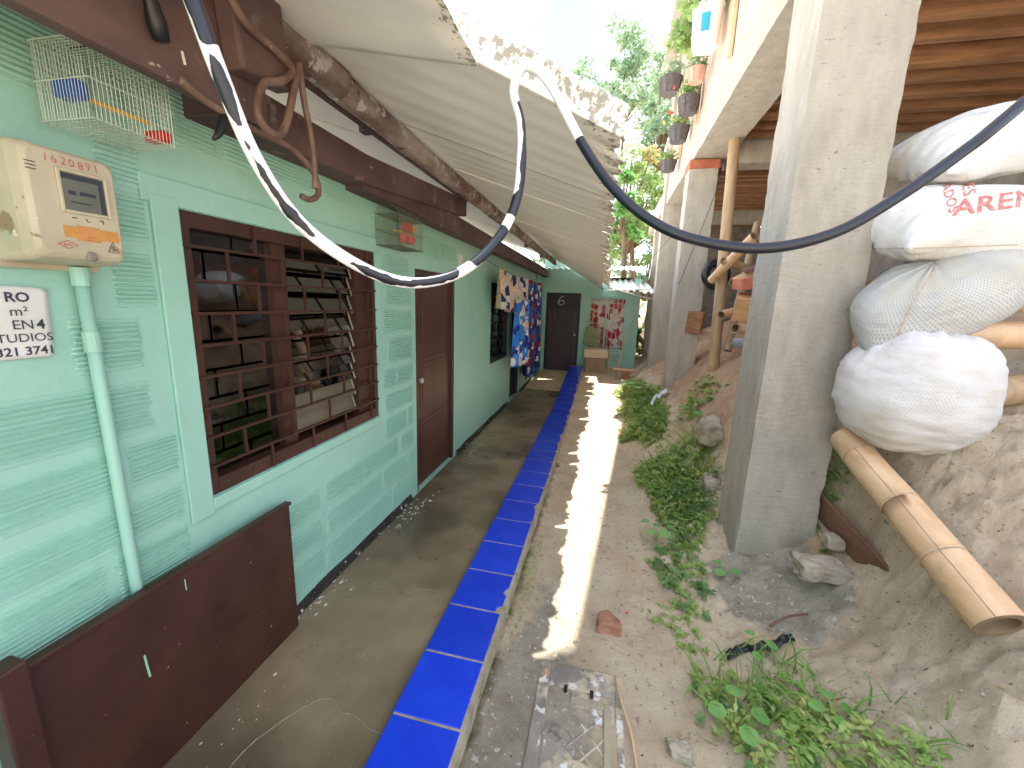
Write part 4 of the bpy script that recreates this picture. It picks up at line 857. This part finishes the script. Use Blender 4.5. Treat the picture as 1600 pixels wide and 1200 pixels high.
# ------------------------------------------------------------------ cables under the eave
CAB = [(-.75, .50, 2.62), (-.70, .55, 2.35), (-0.652, 0.594, 2.123), (-0.639, 0.619, 2.031), (-0.625, 0.662, 1.92), (-0.599, 0.732, 1.825), (-0.53, 0.816, 1.754), (-0.453, 0.9, 1.724), (-0.363, 1.0, 1.758), (-0.292, 1.099, 1.857), (-0.257, 1.153, 1.98), (-0.262, 1.188, 2.15), (-0.286, 1.184, 2.238), (-0.262, 1.180, 2.290), (-0.215, 1.172, 2.272), (-0.166, 1.158, 2.209), (-0.091, 1.128, 2.083), (-0.012, 1.102, 1.977), (0.077, 1.085, 1.899), (0.18, 1.066, 1.848), (0.332, 1.064, 1.827), (0.474, 1.081, 1.861), (0.592, 1.102, 1.937), (0.704, 1.125, 2.029), (0.808, 1.148, 2.129), (1.3, 1.35, 2.6), (2.3, 2.2, 3.4), (2.6, 2.79, 3.9)]
cp_ = spline(CAB, 7); me = MB().tube(cp_, [(.0130 if i < 75 else .0120) * (1 + .05 * nz3((i * .13, 2, 5), 1)) for i in range(len(cp_))], 14).mesh('hanging_cable', m_cable, True)
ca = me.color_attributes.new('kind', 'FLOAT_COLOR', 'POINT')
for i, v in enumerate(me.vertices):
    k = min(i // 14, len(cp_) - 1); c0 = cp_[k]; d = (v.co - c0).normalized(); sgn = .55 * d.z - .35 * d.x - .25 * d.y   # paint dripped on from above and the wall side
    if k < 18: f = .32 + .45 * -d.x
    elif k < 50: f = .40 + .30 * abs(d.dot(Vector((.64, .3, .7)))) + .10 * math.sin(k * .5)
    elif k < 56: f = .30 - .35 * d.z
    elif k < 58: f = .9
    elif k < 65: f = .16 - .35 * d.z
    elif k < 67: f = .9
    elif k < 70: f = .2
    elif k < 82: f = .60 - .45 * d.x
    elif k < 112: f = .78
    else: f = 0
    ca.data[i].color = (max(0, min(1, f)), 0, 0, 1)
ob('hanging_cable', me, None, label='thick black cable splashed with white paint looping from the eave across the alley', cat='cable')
m_pipeb = M('painted_tube', (92, 66, 58), (128, 104, 92), 9, .5, .3, 30, .003, spots=[((214, 208, 196), 30, .72)])
def tubeobj(name, pts, r, mat, label, cat='cable'): ob(name, MB().tube(spline(pts, 6), r, 10), mat, smooth=True, label=label, cat=cat)
tubeobj('bent_tube', [(-1.19, 1.02, 2.255), (-1.2, 1.10, 2.24), (-1.2, 1.26, 2.225), (-1.2, 1.44, 2.225), (-1.2, 1.56, 2.17), (-1.2, 1.58, 2.10), (-1.2, 1.53, 2.065), (-1.2, 1.48, 2.065)], .0115, m_pipeb, 'long brown bent tube running below the fascia with a hooked tip', 'tube')
tubeobj('bent_tube', [(-1.10, 1.08, 2.55), (-1.1, 1.16, 2.47), (-1.1, 1.28, 2.455), (-1.1, 1.35, 2.43), (-1.1, 1.29, 2.37), (-1.1, 1.22, 2.33), (-1.1, 1.185, 2.25), (-1.1, 1.21, 2.205), (-1.1, 1.27, 2.205), (-1.1, 1.31, 2.26), (-1.1, 1.36, 2.40), (-1.1, 1.385, 2.46)], .0125, m_pipeb, 'looped brown cable hanging from the bracket under the eave')
tubeobj('bent_tube', [(-1.1, 1.385, 2.47), (-1.1, 1.40, 2.36), (-1.1, 1.425, 2.26), (-1.1, 1.435, 2.16), (-1.1, 1.43, 2.08)], .011, m_pipeb, 'straight brown cable end dangling beside the looped one')
ob('cable_end', MB().tube([(-1.2, 1.165, 2.235), (-1.2, 1.16, 2.22), (-1.2, 1.145, 2.18), (-1.2, 1.13, 2.155), (-1.2, 1.115, 2.14)], [.004, .011, .014, .009, .005], 10), m_black, smooth=True, label='black taped cable stub hanging below the fascia', cat='cable')
ob('cable_end', MB().tube([(-1.15, .86, 2.50), (-1.15, .93, 2.40), (-1.16, .95, 2.345), (-1.16, .958, 2.31)], [.012, .014, .022, .018], 8), m_black, smooth=True, label='dark wrapped cable clamp on the brown fascia board', cat='clamp')
ob('paint_mark', MB().tube([(-1.189, 1.035, 2.33), (-1.189, 1.04, 2.30)], .0035, 6), m_white, fas)
for i, (a, b) in enumerate((((1.0, 6.24, 2.9), (.20, 9.8, 1.95)), ((1.36, 6.0, 3.6), (.96, 6.22, 2.0)))):
    ob('thin_wire', MB().tube([a, Vector(a).lerp(Vector(b), .5) - Vector((0, 0, .05)), b], .004, 5), m_ink, label=('thin dark wire from the second pillar to the end room', 'thin dark wire crossing the face of the second pillar')[i], cat='wire')
# ------------------------------------------------------------------ cover in the path
GZ = -.048
cv = thing('meter_cover', 'worn cast iron utility cover set in the path beside the kerb', 'manhole cover', (.03, 1.4, GZ))
ob('frame', MB().box(-.175, -.125, .95, 1.70, GZ - .03, GZ + .010).box(.175, .205, .95, 1.70, GZ - .03, GZ + .008).box(-.125, .175, 1.58, 1.70, GZ - .03, GZ + .012), m_iron, cv, bevel=.004)
ob('lid', bx(-.118, .168, .96, 1.573, GZ - .03, GZ + .004), m_iron, cv, bevel=.003)
for x in (-.055, .062): ob('finger_slot', MB().box(x, x + .016, 1.552, 1.592, GZ + .0125, GZ + .0135), m_navy, cv)  # thin dark bars paint the shade inside the slots, no holes cut
ob('rib', MB().box(.125, .152, .97, 1.545, GZ + .0042, GZ + .013).box(-.02, .125, 1.515, 1.545, GZ + .0042, GZ + .013), M('rib_dusty', (156, 146, 126), (172, 162, 140), 8, .9, .3), cv, bevel=.003)
for i in range(7):
    for k in (1, -1):
        y0 = .93 + i * .10; a = (-.02, y0, GZ + .005); b = (.124, y0 + k * .16, GZ + .005)
        if k < 0: a = (-.02, y0 + .16, GZ + .005); b = (.124, y0, GZ + .005)
        if max(a[1], b[1]) < 1.51: ob('lattice_rib', MB().tube([a, b], .0045, 5), m_iron, cv)
ob('ring', MB().lathe([(.070, 0), (.070, .006), (.085, .006), (.085, 0)], (.02, 1.20, GZ + .004), 30), m_iron, cv)
# ------------------------------------------------------------------ stones, boards, litter
def rock(c, s, mat, label, seed, name='rock', strat=0):
    bm = bmesh.new(); bmesh.ops.create_icosphere(bm, subdivisions=4, radius=1)
    for v in bm.verts:
        d = v.co.copy(); q = d * 1.1 + Vector((seed, 0, 0)); f = 1 + .35 * nz3(q, 1) + .14 * nz3(q, 3) + .06 * nz3(q, 8)
        p = Vector((max(-.72, min(.72, d.x)), max(-.72, min(.72, d.y)), max(-.66, min(.66, d.z)))) * f * 1.25
        if strat: p *= 1 + .07 * (math.sin(p.z * 14 + 2 * nz3(q, 2)) > .3)
        v.co = Vector((p.x * s[0], p.y * s[1], p.z * s[2])) + Vector(c)
    me = bpy.data.meshes.new(name); bm.to_mesh(me); bm.free(); me.materials.append(mat); me.polygons.foreach_set('use_smooth', [True] * len(me.polygons)); ob(name, me, None, label=label, cat='stone')
rock((1.33, 2.46, .235), (.125, .07, .062), m_rock, 'layered grey mortar chunk at the foot of the front pillar', 3, strat=1)
rock((1.44, 2.60, .34), (.05, .045, .04), m_rock, 'small pale stone behind the mortar chunk', 6)
rock((.14, 2.0, zg(.14, 2.0) + .02), (.065, .05, .045), m_rockr, 'reddish brick lump lying on the dirt path', 9)
rock((.42, 1.42, zg(.42, 1.42) + .01), (.045, .04, .03), m_rock, 'half buried pale stone near the weeds', 12)
rock((.93, 6.0, zg(.93, 6.0) + .02), (.09, .07, .06), m_rock, 'pale stone at the foot of the second pillar', 15)
rock((1.02, 3.95, zg(1.02, 3.95) + .06), (.10, .16, .10), m_rock, 'crumbly grey boulder on the bank behind the front pillar', 18, strat=1)
rock((.98, 3.50, zg(.98, 3.5) + .03), (.07, .10, .07), m_rock, 'cracked concrete lump against the front pillar side', 22, strat=1)
peb = MB()
for _ in range(700):
    x, y = random.uniform(-.38, 2.2), random.uniform(1.0, 4.8); s = random.uniform(.003, .012) * (1.6 if random.random() < .06 else 1); z = zg(x, y) + s * .3
    vs = [Vector((x, y, z)) + Vector((a * s * random.uniform(.7, 1.3), b * s * random.uniform(.7, 1.3), c_ * s * .8)) for a, b, c_ in ((1, 0, 0), (-1, 0, 0), (0, 1, 0), (0, -1, 0), (0, 0, 1), (0, 0, -1))]
    peb.add(vs, [(0, 2, 4), (2, 1, 4), (1, 3, 4), (3, 0, 4), (2, 0, 5), (1, 2, 5), (3, 1, 5), (0, 3, 5)])
ob('pebbles', peb, m_rock, kind='stuff', label='scattered pebbles and grit on the dirt')
ob('board', bx(1.50, 1.53, 2.28, 2.92, .30, .46, rot=(.30, -.10, .20)), m_woodd, label='short brown board on edge between the pillar foot and bank', cat='board', bevel=.004)
tubeobj('dry_stalk', [(.175, 1.68, -.025), (.20, 1.55, -.02), (.235, 1.42, -.025), (.255, 1.22, -.035), (.26, 1.05, -.035)], .005, m_bam, 'long dry stalk lying on the path beside the cover', 'stalk')
tubeobj('dry_stalk', [(.98, 2.14, zg(.98, 2.14) + .02), (1.08, 2.2, zg(1.08, 2.2) + .03), (1.2, 2.25, zg(1.2, 2.25) + .04)], .006, m_woodd, 'short brown twig on the grey dirt before the pillar', 'stalk')
bp = [(.72, 1.93), (.80, 1.97), (.90, 2.0), (.98, 2.02), (1.06, 2.06)]
ob('plastic_strip', MB().sheet(lambda u, v: Vector((np.interp(u * 4, range(5), [p[0] for p in bp]), np.interp(u * 4, range(5), [p[1] for p in bp]) + (v - .5) * .05, zg(float(np.interp(u * 4, range(5), [p[0] for p in bp])), float(np.interp(u * 4, range(5), [p[1] for p in bp]))) + .02 + .02 * nz3((u * 9, v * 4, 2), 1))), 30, 6, (0, 0, .002)), m_black, label='crumpled strip of black plastic half buried among weeds', cat='litter', smooth=True)
ob('petal', MB().lathe([(0, 0), (.008, .002), (0, .006)], (.25, 2.13, zg(.25, 2.13) + .006), 8), m_petr, label='single red petal fallen on the path', cat='petal')
ob('plastic_bag', MB().sheet(lambda u, v: Vector((.68 + .2 * u, 5.55 + .12 * v + .1 * u, zg(.68 + .2 * u, 5.6) + .16 + .05 * nz3((u * 4, v * 4, 7), 1.3))), 16, 10, (0, 0, .003)), M('bag_white', (206, 214, 220), (224, 230, 234), 9, .3, .3), label='crumpled pale plastic bag lying on the roadside weeds', cat='litter', smooth=True)

# ------------------------------------------------------------------ plants
def leaf(mb, base, d, up, ln, wd, curl=.25, seg=3):
    """one curved leaf: a strip of quads tapering at both ends, folded along the rib"""
    d = d.normalized(); s = d.cross(up)
    s = s.normalized() if s.length > 1e-4 else Vector((1, 0, 0)); n_ = s.cross(d); pr = [.25, 1, .8, .05] if seg == 3 else [.3, 1, .05]
    vs = []
    for i in range(seg + 1):
        t = i / seg; c = base + d * ln * t - n_ * curl * ln * t * t * -1 * -1; w_ = wd * pr[i]
        vs += [c - s * w_ + n_ * w_ * .3, c + s * w_ + n_ * w_ * .3]
    mb.add(vs, [(2 * i, 2 * i + 1, 2 * i + 3, 2 * i + 2) for i in range(seg)])
def rdir(zmin=-.2, zmax=1):
    a = random.uniform(0, 2 * math.pi); z = random.uniform(zmin, zmax); r = math.sqrt(max(0, 1 - z * z)); return Vector((r * math.cos(a), r * math.sin(a), z))
def weeds(cx, cy, rx, ry, n, hmax, lsz, name, label, mat, ang=0):
    mb = MB(); ca, sa = math.cos(ang), math.sin(ang)
    for _ in range(n):
        a = random.uniform(0, 6.283); r = math.sqrt(random.random()) * (1 + .25 * math.sin(3 * a + cx * 9)); u, v = r * rx * math.cos(a), r * ry * math.sin(a); x, y = cx + u * ca - v * sa, cy + u * sa + v * ca
        g = Vector((x, y, zg(x, y))); h = hmax * random.uniform(.3, 1) * (1.1 - .6 * r); lean = rdir(.5, 1) ; tip = g + lean * h
        mb.tube([g, g.lerp(tip, .5) + Vector((0, 0, .1 * h)), tip], .0012 + h * .008, 3, cap=False)
        for k in range(random.randint(4, 7)):
            t = random.uniform(.3, 1); leaf(mb, g.lerp(tip, t), rdir(-.15, .6), Vector((0, 0, 1)), lsz * random.uniform(.6, 1.3), lsz * random.uniform(.22, .36), random.uniform(.1, .4), 2)
    me = mb.mesh(name, mat, True, False); ob(name, me, None, label=label, cat='weeds', kind='stuff')
def grass(cx, cy, rx, ry, n, h, label, mat=m_grass):
    mb = MB()
    for _ in range(n):
        a = random.uniform(0, 6.283); r = math.sqrt(random.random()); x, y = cx + r * rx * math.cos(a), cy + r * ry * math.sin(a); g = Vector((x, y, zg(x, y) - .005)); hh = h * random.uniform(.4, 1.1)
        d = rdir(.55, 1); s = d.cross(Vector((random.uniform(-1, 1), random.uniform(-1, 1), .1))).normalized() * (.0022 + hh * .012); b = g + d * hh * .55; e = b + (d + Vector((d.x, d.y, -.5))).normalized() * hh * .5
        mb.add([g - s, g + s, b + s * .8, b - s * .8, e], [(0, 1, 2, 3), (3, 2, 4)])
    ob('grass_tuft', mb.mesh('grass_tuft', mat, True, False), None, label=label, cat='grass', kind='stuff')
m_leaf6 = leafmat('leaf_yellow', (172, 182, 92), (204, 204, 128), .45); m_leaf7 = leafmat('leaf_dark', (92, 132, 76), (128, 164, 104), .4)
weeds(.62, 6.2, .26, .75, 300, .24, .055, 'weed_patch', 'weeds below the second pillar', m_leaf1)
weeds(.60, 5.1, .26, .42, 300, .2, .05, 'weed_patch', 'leafy weeds at the path edge between the pillars', m_leaf1)
weeds(.72, 3.85, .30, .42, 340, .18, .045, 'weed_patch', 'dense weeds beside the front pillar', m_leaf1)
weeds(.74, 3.25, .22, .35, 250, .12, .038, 'weed_patch', 'low weeds at the left of the front pillar', m_leaf1)
weeds(.62, 2.60, .17, .30, 120, .07, .028, 'weed_patch', 'sparse weeds in front of the front pillar', m_leaf1)
weeds(.54, 2.15, .14, .18, 60, .05, .024, 'weed_patch', 'thin creeping weeds on the path edge', m_leaf1)
weeds(.78, 1.62, .24, .26, 70, .12, .034, 'weed_patch', 'tangled weeds around the black plastic strip', m_leaf1)
weeds(.98, 1.45, .22, .2, 70, .09, .035, 'weed_patch', 'weeds climbing the lower bank', m_leaf1)
weeds(.62, 1.24, .2, .16, 90, .06, .026, 'weed_patch', 'small leafed weeds near the half buried stone', m_leaf1)
weeds(1.16, 1.38, .06, .1, 30, .07, .03, 'weed_patch', 'tiny sprigs on the sandy bank', m_leaf1)
weeds(1.5, 3.0, .12, .35, 120, .12, .035, 'weed_patch', 'ferny weeds in the gap behind the brown board', m_leaf1)
weeds(1.1, 4.9, .2, .4, 90, .14, .05, 'weed_patch', 'sprigs on the clay bank', m_leaf1)
weeds(.55, 7.4, .25, .6, 180, .28, .06, 'weed_patch', 'weeds by the low bench', m_leaf1)
grass(.75, 3.9, .34, .5, 420, .24, 'thin grass blades among the dense weeds'); grass(.60, 5.9, .25, .8, 500, .2, 'short grass along the path edge'); grass(.82, 1.72, .28, .26, 130, .24, 'long grass blades by the black plastic')
grass(-.36, 2.3, .05, .5, 500, .025, 'mossy green fuzz along the kerb foot'); grass(1.5, 2.95, .1, .3, 130, .16, 'grass in the dark gap by the brown board')
grass(1.05, 1.5, .25, .22, 90, .16, 'grass on the lower bank')
def plant(c, n, h, lw, label, mat=m_leaf2, name='broadleaf_plant'):
    c = Vector((c[0], c[1], zg(c[0], c[1]))); t = thing(name, label, 'plant', c); st = MB(); lv = []
    for k in range(n):
        a = 6.283 * k / n + random.uniform(-.4, .4); hh = h * random.uniform(.6, 1); tip = c + Vector((math.cos(a) * hh * .5, math.sin(a) * hh * .5, hh)); st.tube([c, c.lerp(tip, .5) + Vector((0, 0, .02)), tip], .003, 5)
        o = Vector((math.cos(a), math.sin(a), -.15)).normalized(); s = o.cross(Vector((0, 0, 1))).normalized(); nn = s.cross(o); L_ = lw * random.uniform(.8, 1.15); mb = MB(); vs = [tip]
        for i in range(11):
            b = math.pi * (i / 10) * 1.76 - math.pi * .88; rr = L_ * (.62 + .38 * math.cos(b * .5)) * (1 if i % 2 else .95); vs.append(tip + o * (math.cos(b) * rr * .6 + L_ * .42) + s * math.sin(b) * rr * .62 + nn * (.12 * L_ * abs(math.sin(b)) - .05 * L_))
        mb.add(vs, [(0, i, i + 1) for i in range(1, 11)]); lv.append(mb)
    ob('stem', st, m_leaf1, t)
    for mb in lv:
        o = ob('leaf', mb.mesh('leaf', mat, True, False), None, t)
    return t
for (x_, y_, rx_, ry_, n_, m_, lb) in ((.72, 3.7, .3, .5, 60, m_leaf6, 'yellowing sprigs among the dense weeds'), (.6, 5.2, .28, .6, 60, m_leaf6, 'yellowing sprigs along the path edge'), (.85, 1.55, .28, .25, 26, m_leaf6, 'yellowing sprigs among the near weeds'), (.76, 3.5, .26, .5, 70, m_leaf7, 'dark leafed sprigs beside the front pillar'), (.75, 1.5, .25, .25, 24, m_leaf7, 'dark leafed sprigs near the black plastic'), (.6, 2.6, .16, .4, 30, m_leaf7, 'dark leafed sprigs at the path edge')):
    weeds(x_, y_, rx_, ry_, n_, .15, .03 if y_ < 2 else .045, 'weed_patch', lb, m_)
lit = MB()
for _ in range(420):
    x, y = random.gauss(.8, .35), random.uniform(1.1, 6.5)
    if x < .2: continue
    leaf(lit, Vector((x, y, zg(x, y) + .006)), rdir(-.1, .25), Vector((0, 0, 1)), random.uniform(.012, .045), random.uniform(.003, .009), random.uniform(-.3, .3), 2)
ob('leaf_litter', lit.mesh('leaf_litter', m_leaf5, True, False), None, label='dry brown leaf litter strewn on the bank and path edge', cat='litter', kind='stuff')
plant((.66, 1.56), 4, .12, .07, 'light green plant with big round leaves in the weeds')
plant((.85, 1.93), 3, .09, .055, 'round leafed plant beside the black plastic strip')
plant((.50, 2.95), 5, .14, .075, 'broad leafed seedling at the path edge by the pillar')
plant((.60, 6.65), 9, .32, .13, 'bushy broad leafed plant below the second pillar', m_leaf2)
plant((1.0, 4.55), 7, .16, .10, 'small leafy plant clinging to the clay bank')
plant((1.02, 1.62), 4, .08, .05, 'small round leafed sprout on the lower bank')
plant((.86, 2.55), 3, .10, .055, 'pale seedling touching the front pillar foot')
# hanging pots along the boarded upper wall
def foliage(mb, c, r, n, lsz, squash=.8):
    for _ in range(n):
        d = rdir(-1, 1); q = random.random() ** .45; p = Vector(c) + Vector((d.x * r * q, d.y * r * q, d.z * r * q * squash)); leaf(mb, p, rdir(-.6, .8), rdir(0, 1), lsz * random.uniform(.6, 1.3), lsz * random.uniform(.25, .42), random.uniform(0, .4), 2)
bk = thing('bucket_planter', 'white plastic bucket with blue label hung on the boarded wall as planter', 'planter', (.80, 5.2, 4.35), 'planters on the boarded wall')
ob('bucket', MB().lathe([(0, 0), (.125, 0), (.15, .34), (.158, .34), (.158, .37), (.14, .37), (.12, .05), (0, .05)], (.79, 5.2, 4.36), 28), m_bucket, bk, smooth=False)
def lab(u, v): a = math.radians(-165 + 80 * u); r = .127 + .0255 * (.075 + .2 * v) / .34 + .003; return Vector((.79 + r * math.cos(a), 5.2 + r * math.sin(a), 4.435 + .2 * v))
ob('label_band', MB().sheet(lab, 12, 2, (0, 0, .001)), m_white, bk)
def lab2(u, v): a = math.radians(-122 + 34 * u); r = .127 + .0255 * (.095 + .16 * v) / .34 + .006; return Vector((.79 + r * math.cos(a), 5.2 + r * math.sin(a), 4.455 + .16 * v))
ob('blue_print', MB().sheet(lab2, 8, 2, (0, 0, .001)), m_lblue, bk)
fm = MB(); foliage(fm, (.74, 5.2, 4.85), .24, 260, .09); foliage(fm, (.66, 5.6, 4.7), .22, 220, .09); ob('foliage', fm.mesh('foliage', m_leaf4, True, False), None, bk)
def basket(c, r, h, label, mat, flowers, kind='planter_basket', sq=1.0):
    t = thing(kind, label, 'planter', c, 'planters on the boarded wall'); x, y, z = c
    ob('basket', MB().lathe([(0, 0), (r * .75, 0), (r, h * .9), (r * 1.06, h * .92), (r * 1.06, h), (r * .9, h), (r * .7, h * .3), (0, h * .3)], c, 16), mat, t)
    for i in range(9):
        a = 6.283 * i / 9; ob('stave', MB().tube([(x + r * .77 * math.cos(a), y + r * .77 * math.sin(a), z), (x + r * 1.02 * math.cos(a), y + r * 1.02 * math.sin(a), z + h * .9)], r * .05, 5), mat, t)
    fm = MB(); foliage(fm, (x, y, z + h + r * .5), r * 1.15, 150, r * .45); ob('foliage', fm.mesh('foliage', m_leaf4 if flowers else m_leaf3, True, False), None, t)
    for col, n in flowers or ():
        for _ in range(n):
            d = rdir(-.3, .8); p = Vector((x - r * .4, y - r * .3, z + h + r * .7)) + d * r * random.uniform(.7, 1.3); ob('blossom', MB().lathe([(0, 0), (r * .2, r * .03), (r * .14, r * .12), (0, r * .06)], p, 7, d), col, t)
    return t
basket((.82, 5.75, 4.30), .10, .14, 'terracotta pot hung under the white bucket', m_terra, None)
basket((.82, 6.15, 4.12), .13, .2, 'dark square looking wicker basket below the terracotta pot', m_wicker, [(m_petr, 3)])
basket((.81, 6.75, 4.0), .135, .2, 'dark slatted basket with red flowers', m_wicker, [(m_petr, 7), (m_pety, 2)])
basket((.80, 7.6, 3.86), .125, .16, 'small bowl basket with yellow flowers', m_wicker, [(m_pety, 5)])
basket((.78, 8.3, 5.3), .18, .25, 'dark pot with trailing green high on the far boards', m_wicker, None)
# ------------------------------------------------------------------ trees beyond
def tree(base, top, crown, label, mat, n, lsz, name='tree', clumps=26, group='trees beyond the end room', extra=None):
    base = Vector(base); t = thing(name, label, 'tree', base, group); c = Vector(crown[0]); R_ = Vector(crown[1]); tr = MB()
    pts = spline([base, base.lerp(c, .5) + Vector((.2, 0, 0)), c], 4); tr.tube(pts, [.14 * (1 - .7 * i / len(pts)) for i in range(len(pts))], 9)
    cl = []
    for k in range(clumps):
        d = rdir(-.8, 1); q = random.random() ** .4; p = c + Vector((d.x * R_.x, d.y * R_.y, d.z * R_.z)) * q; cl.append(p)
        if k % 2 == 0: tr.tube([c - Vector((0, 0, R_.z * .5)), c.lerp(p, .6), p], [.05, .03, .01], 5)
    ob('trunk', tr, m_trunk, t, smooth=True)
    mb = MB(); m5 = MB()
    for p in cl:
        r = random.uniform(.16, .34) * min(R_)
        foliage(m5 if (extra and random.random() < extra) else mb, p, r, n // clumps, lsz, .75)
    ob('crown', mb.mesh('crown', mat, True, False), None, t)
    if extra and m5.v: ob('dry_foliage', m5.mesh('dry_foliage', m_leaf5, True, False), None, t)
tree((-.2, 23, .8), 14, ((.1, 23, 12.0), (2.9, 2.4, 3.0)), 'tall airy tree rising behind the roofs', m_leaf3, 5200, .20, clumps=46)
tree((2.2, 20, .8), 10, ((1.6, 19, 8.6), (1.6, 1.6, 3.2)), 'slimmer tree between the tall tree and boarded wall', m_leaf3, 3600, .17, clumps=34)
tree((.6, 15, .6), 6, ((.55, 15, 4.6), (1.3, 1.4, 2.3)), 'yellow green bush hanging over the end of the alley', m_leaf4, 7000, .12, clumps=60, extra=.08, name='bush')
tree((.2, 12.8, .4), 4, ((.25, 12.8, 4.3), (.5, .5, 1.2)), 'bright leafy shrub above the end room roof', m_leaf2, 900, .16, clumps=14, name='bush')
tree((1.5, 17, .6), 5, ((1.4, 17, 2.8), (1.6, 1.4, 1.8)), 'dark green bush at the far passage', m_leaf3, 4200, .12, clumps=36, name='bush')
tree((-2.5, 19, .6), 5, ((-2.4, 19, 3.0), (2.4, 1.4, 2.0)), 'dark green bush behind the end room', m_leaf3, 4200, .13, clumps=36, name='bush')
tree((.95, 11.6, .4), 3, ((.86, 11.6, .9), (.10, .5, .6)), 'sunlit shrub in the gap beside the end room', m_leaf4, 900, .08, clumps=14, name='bush')
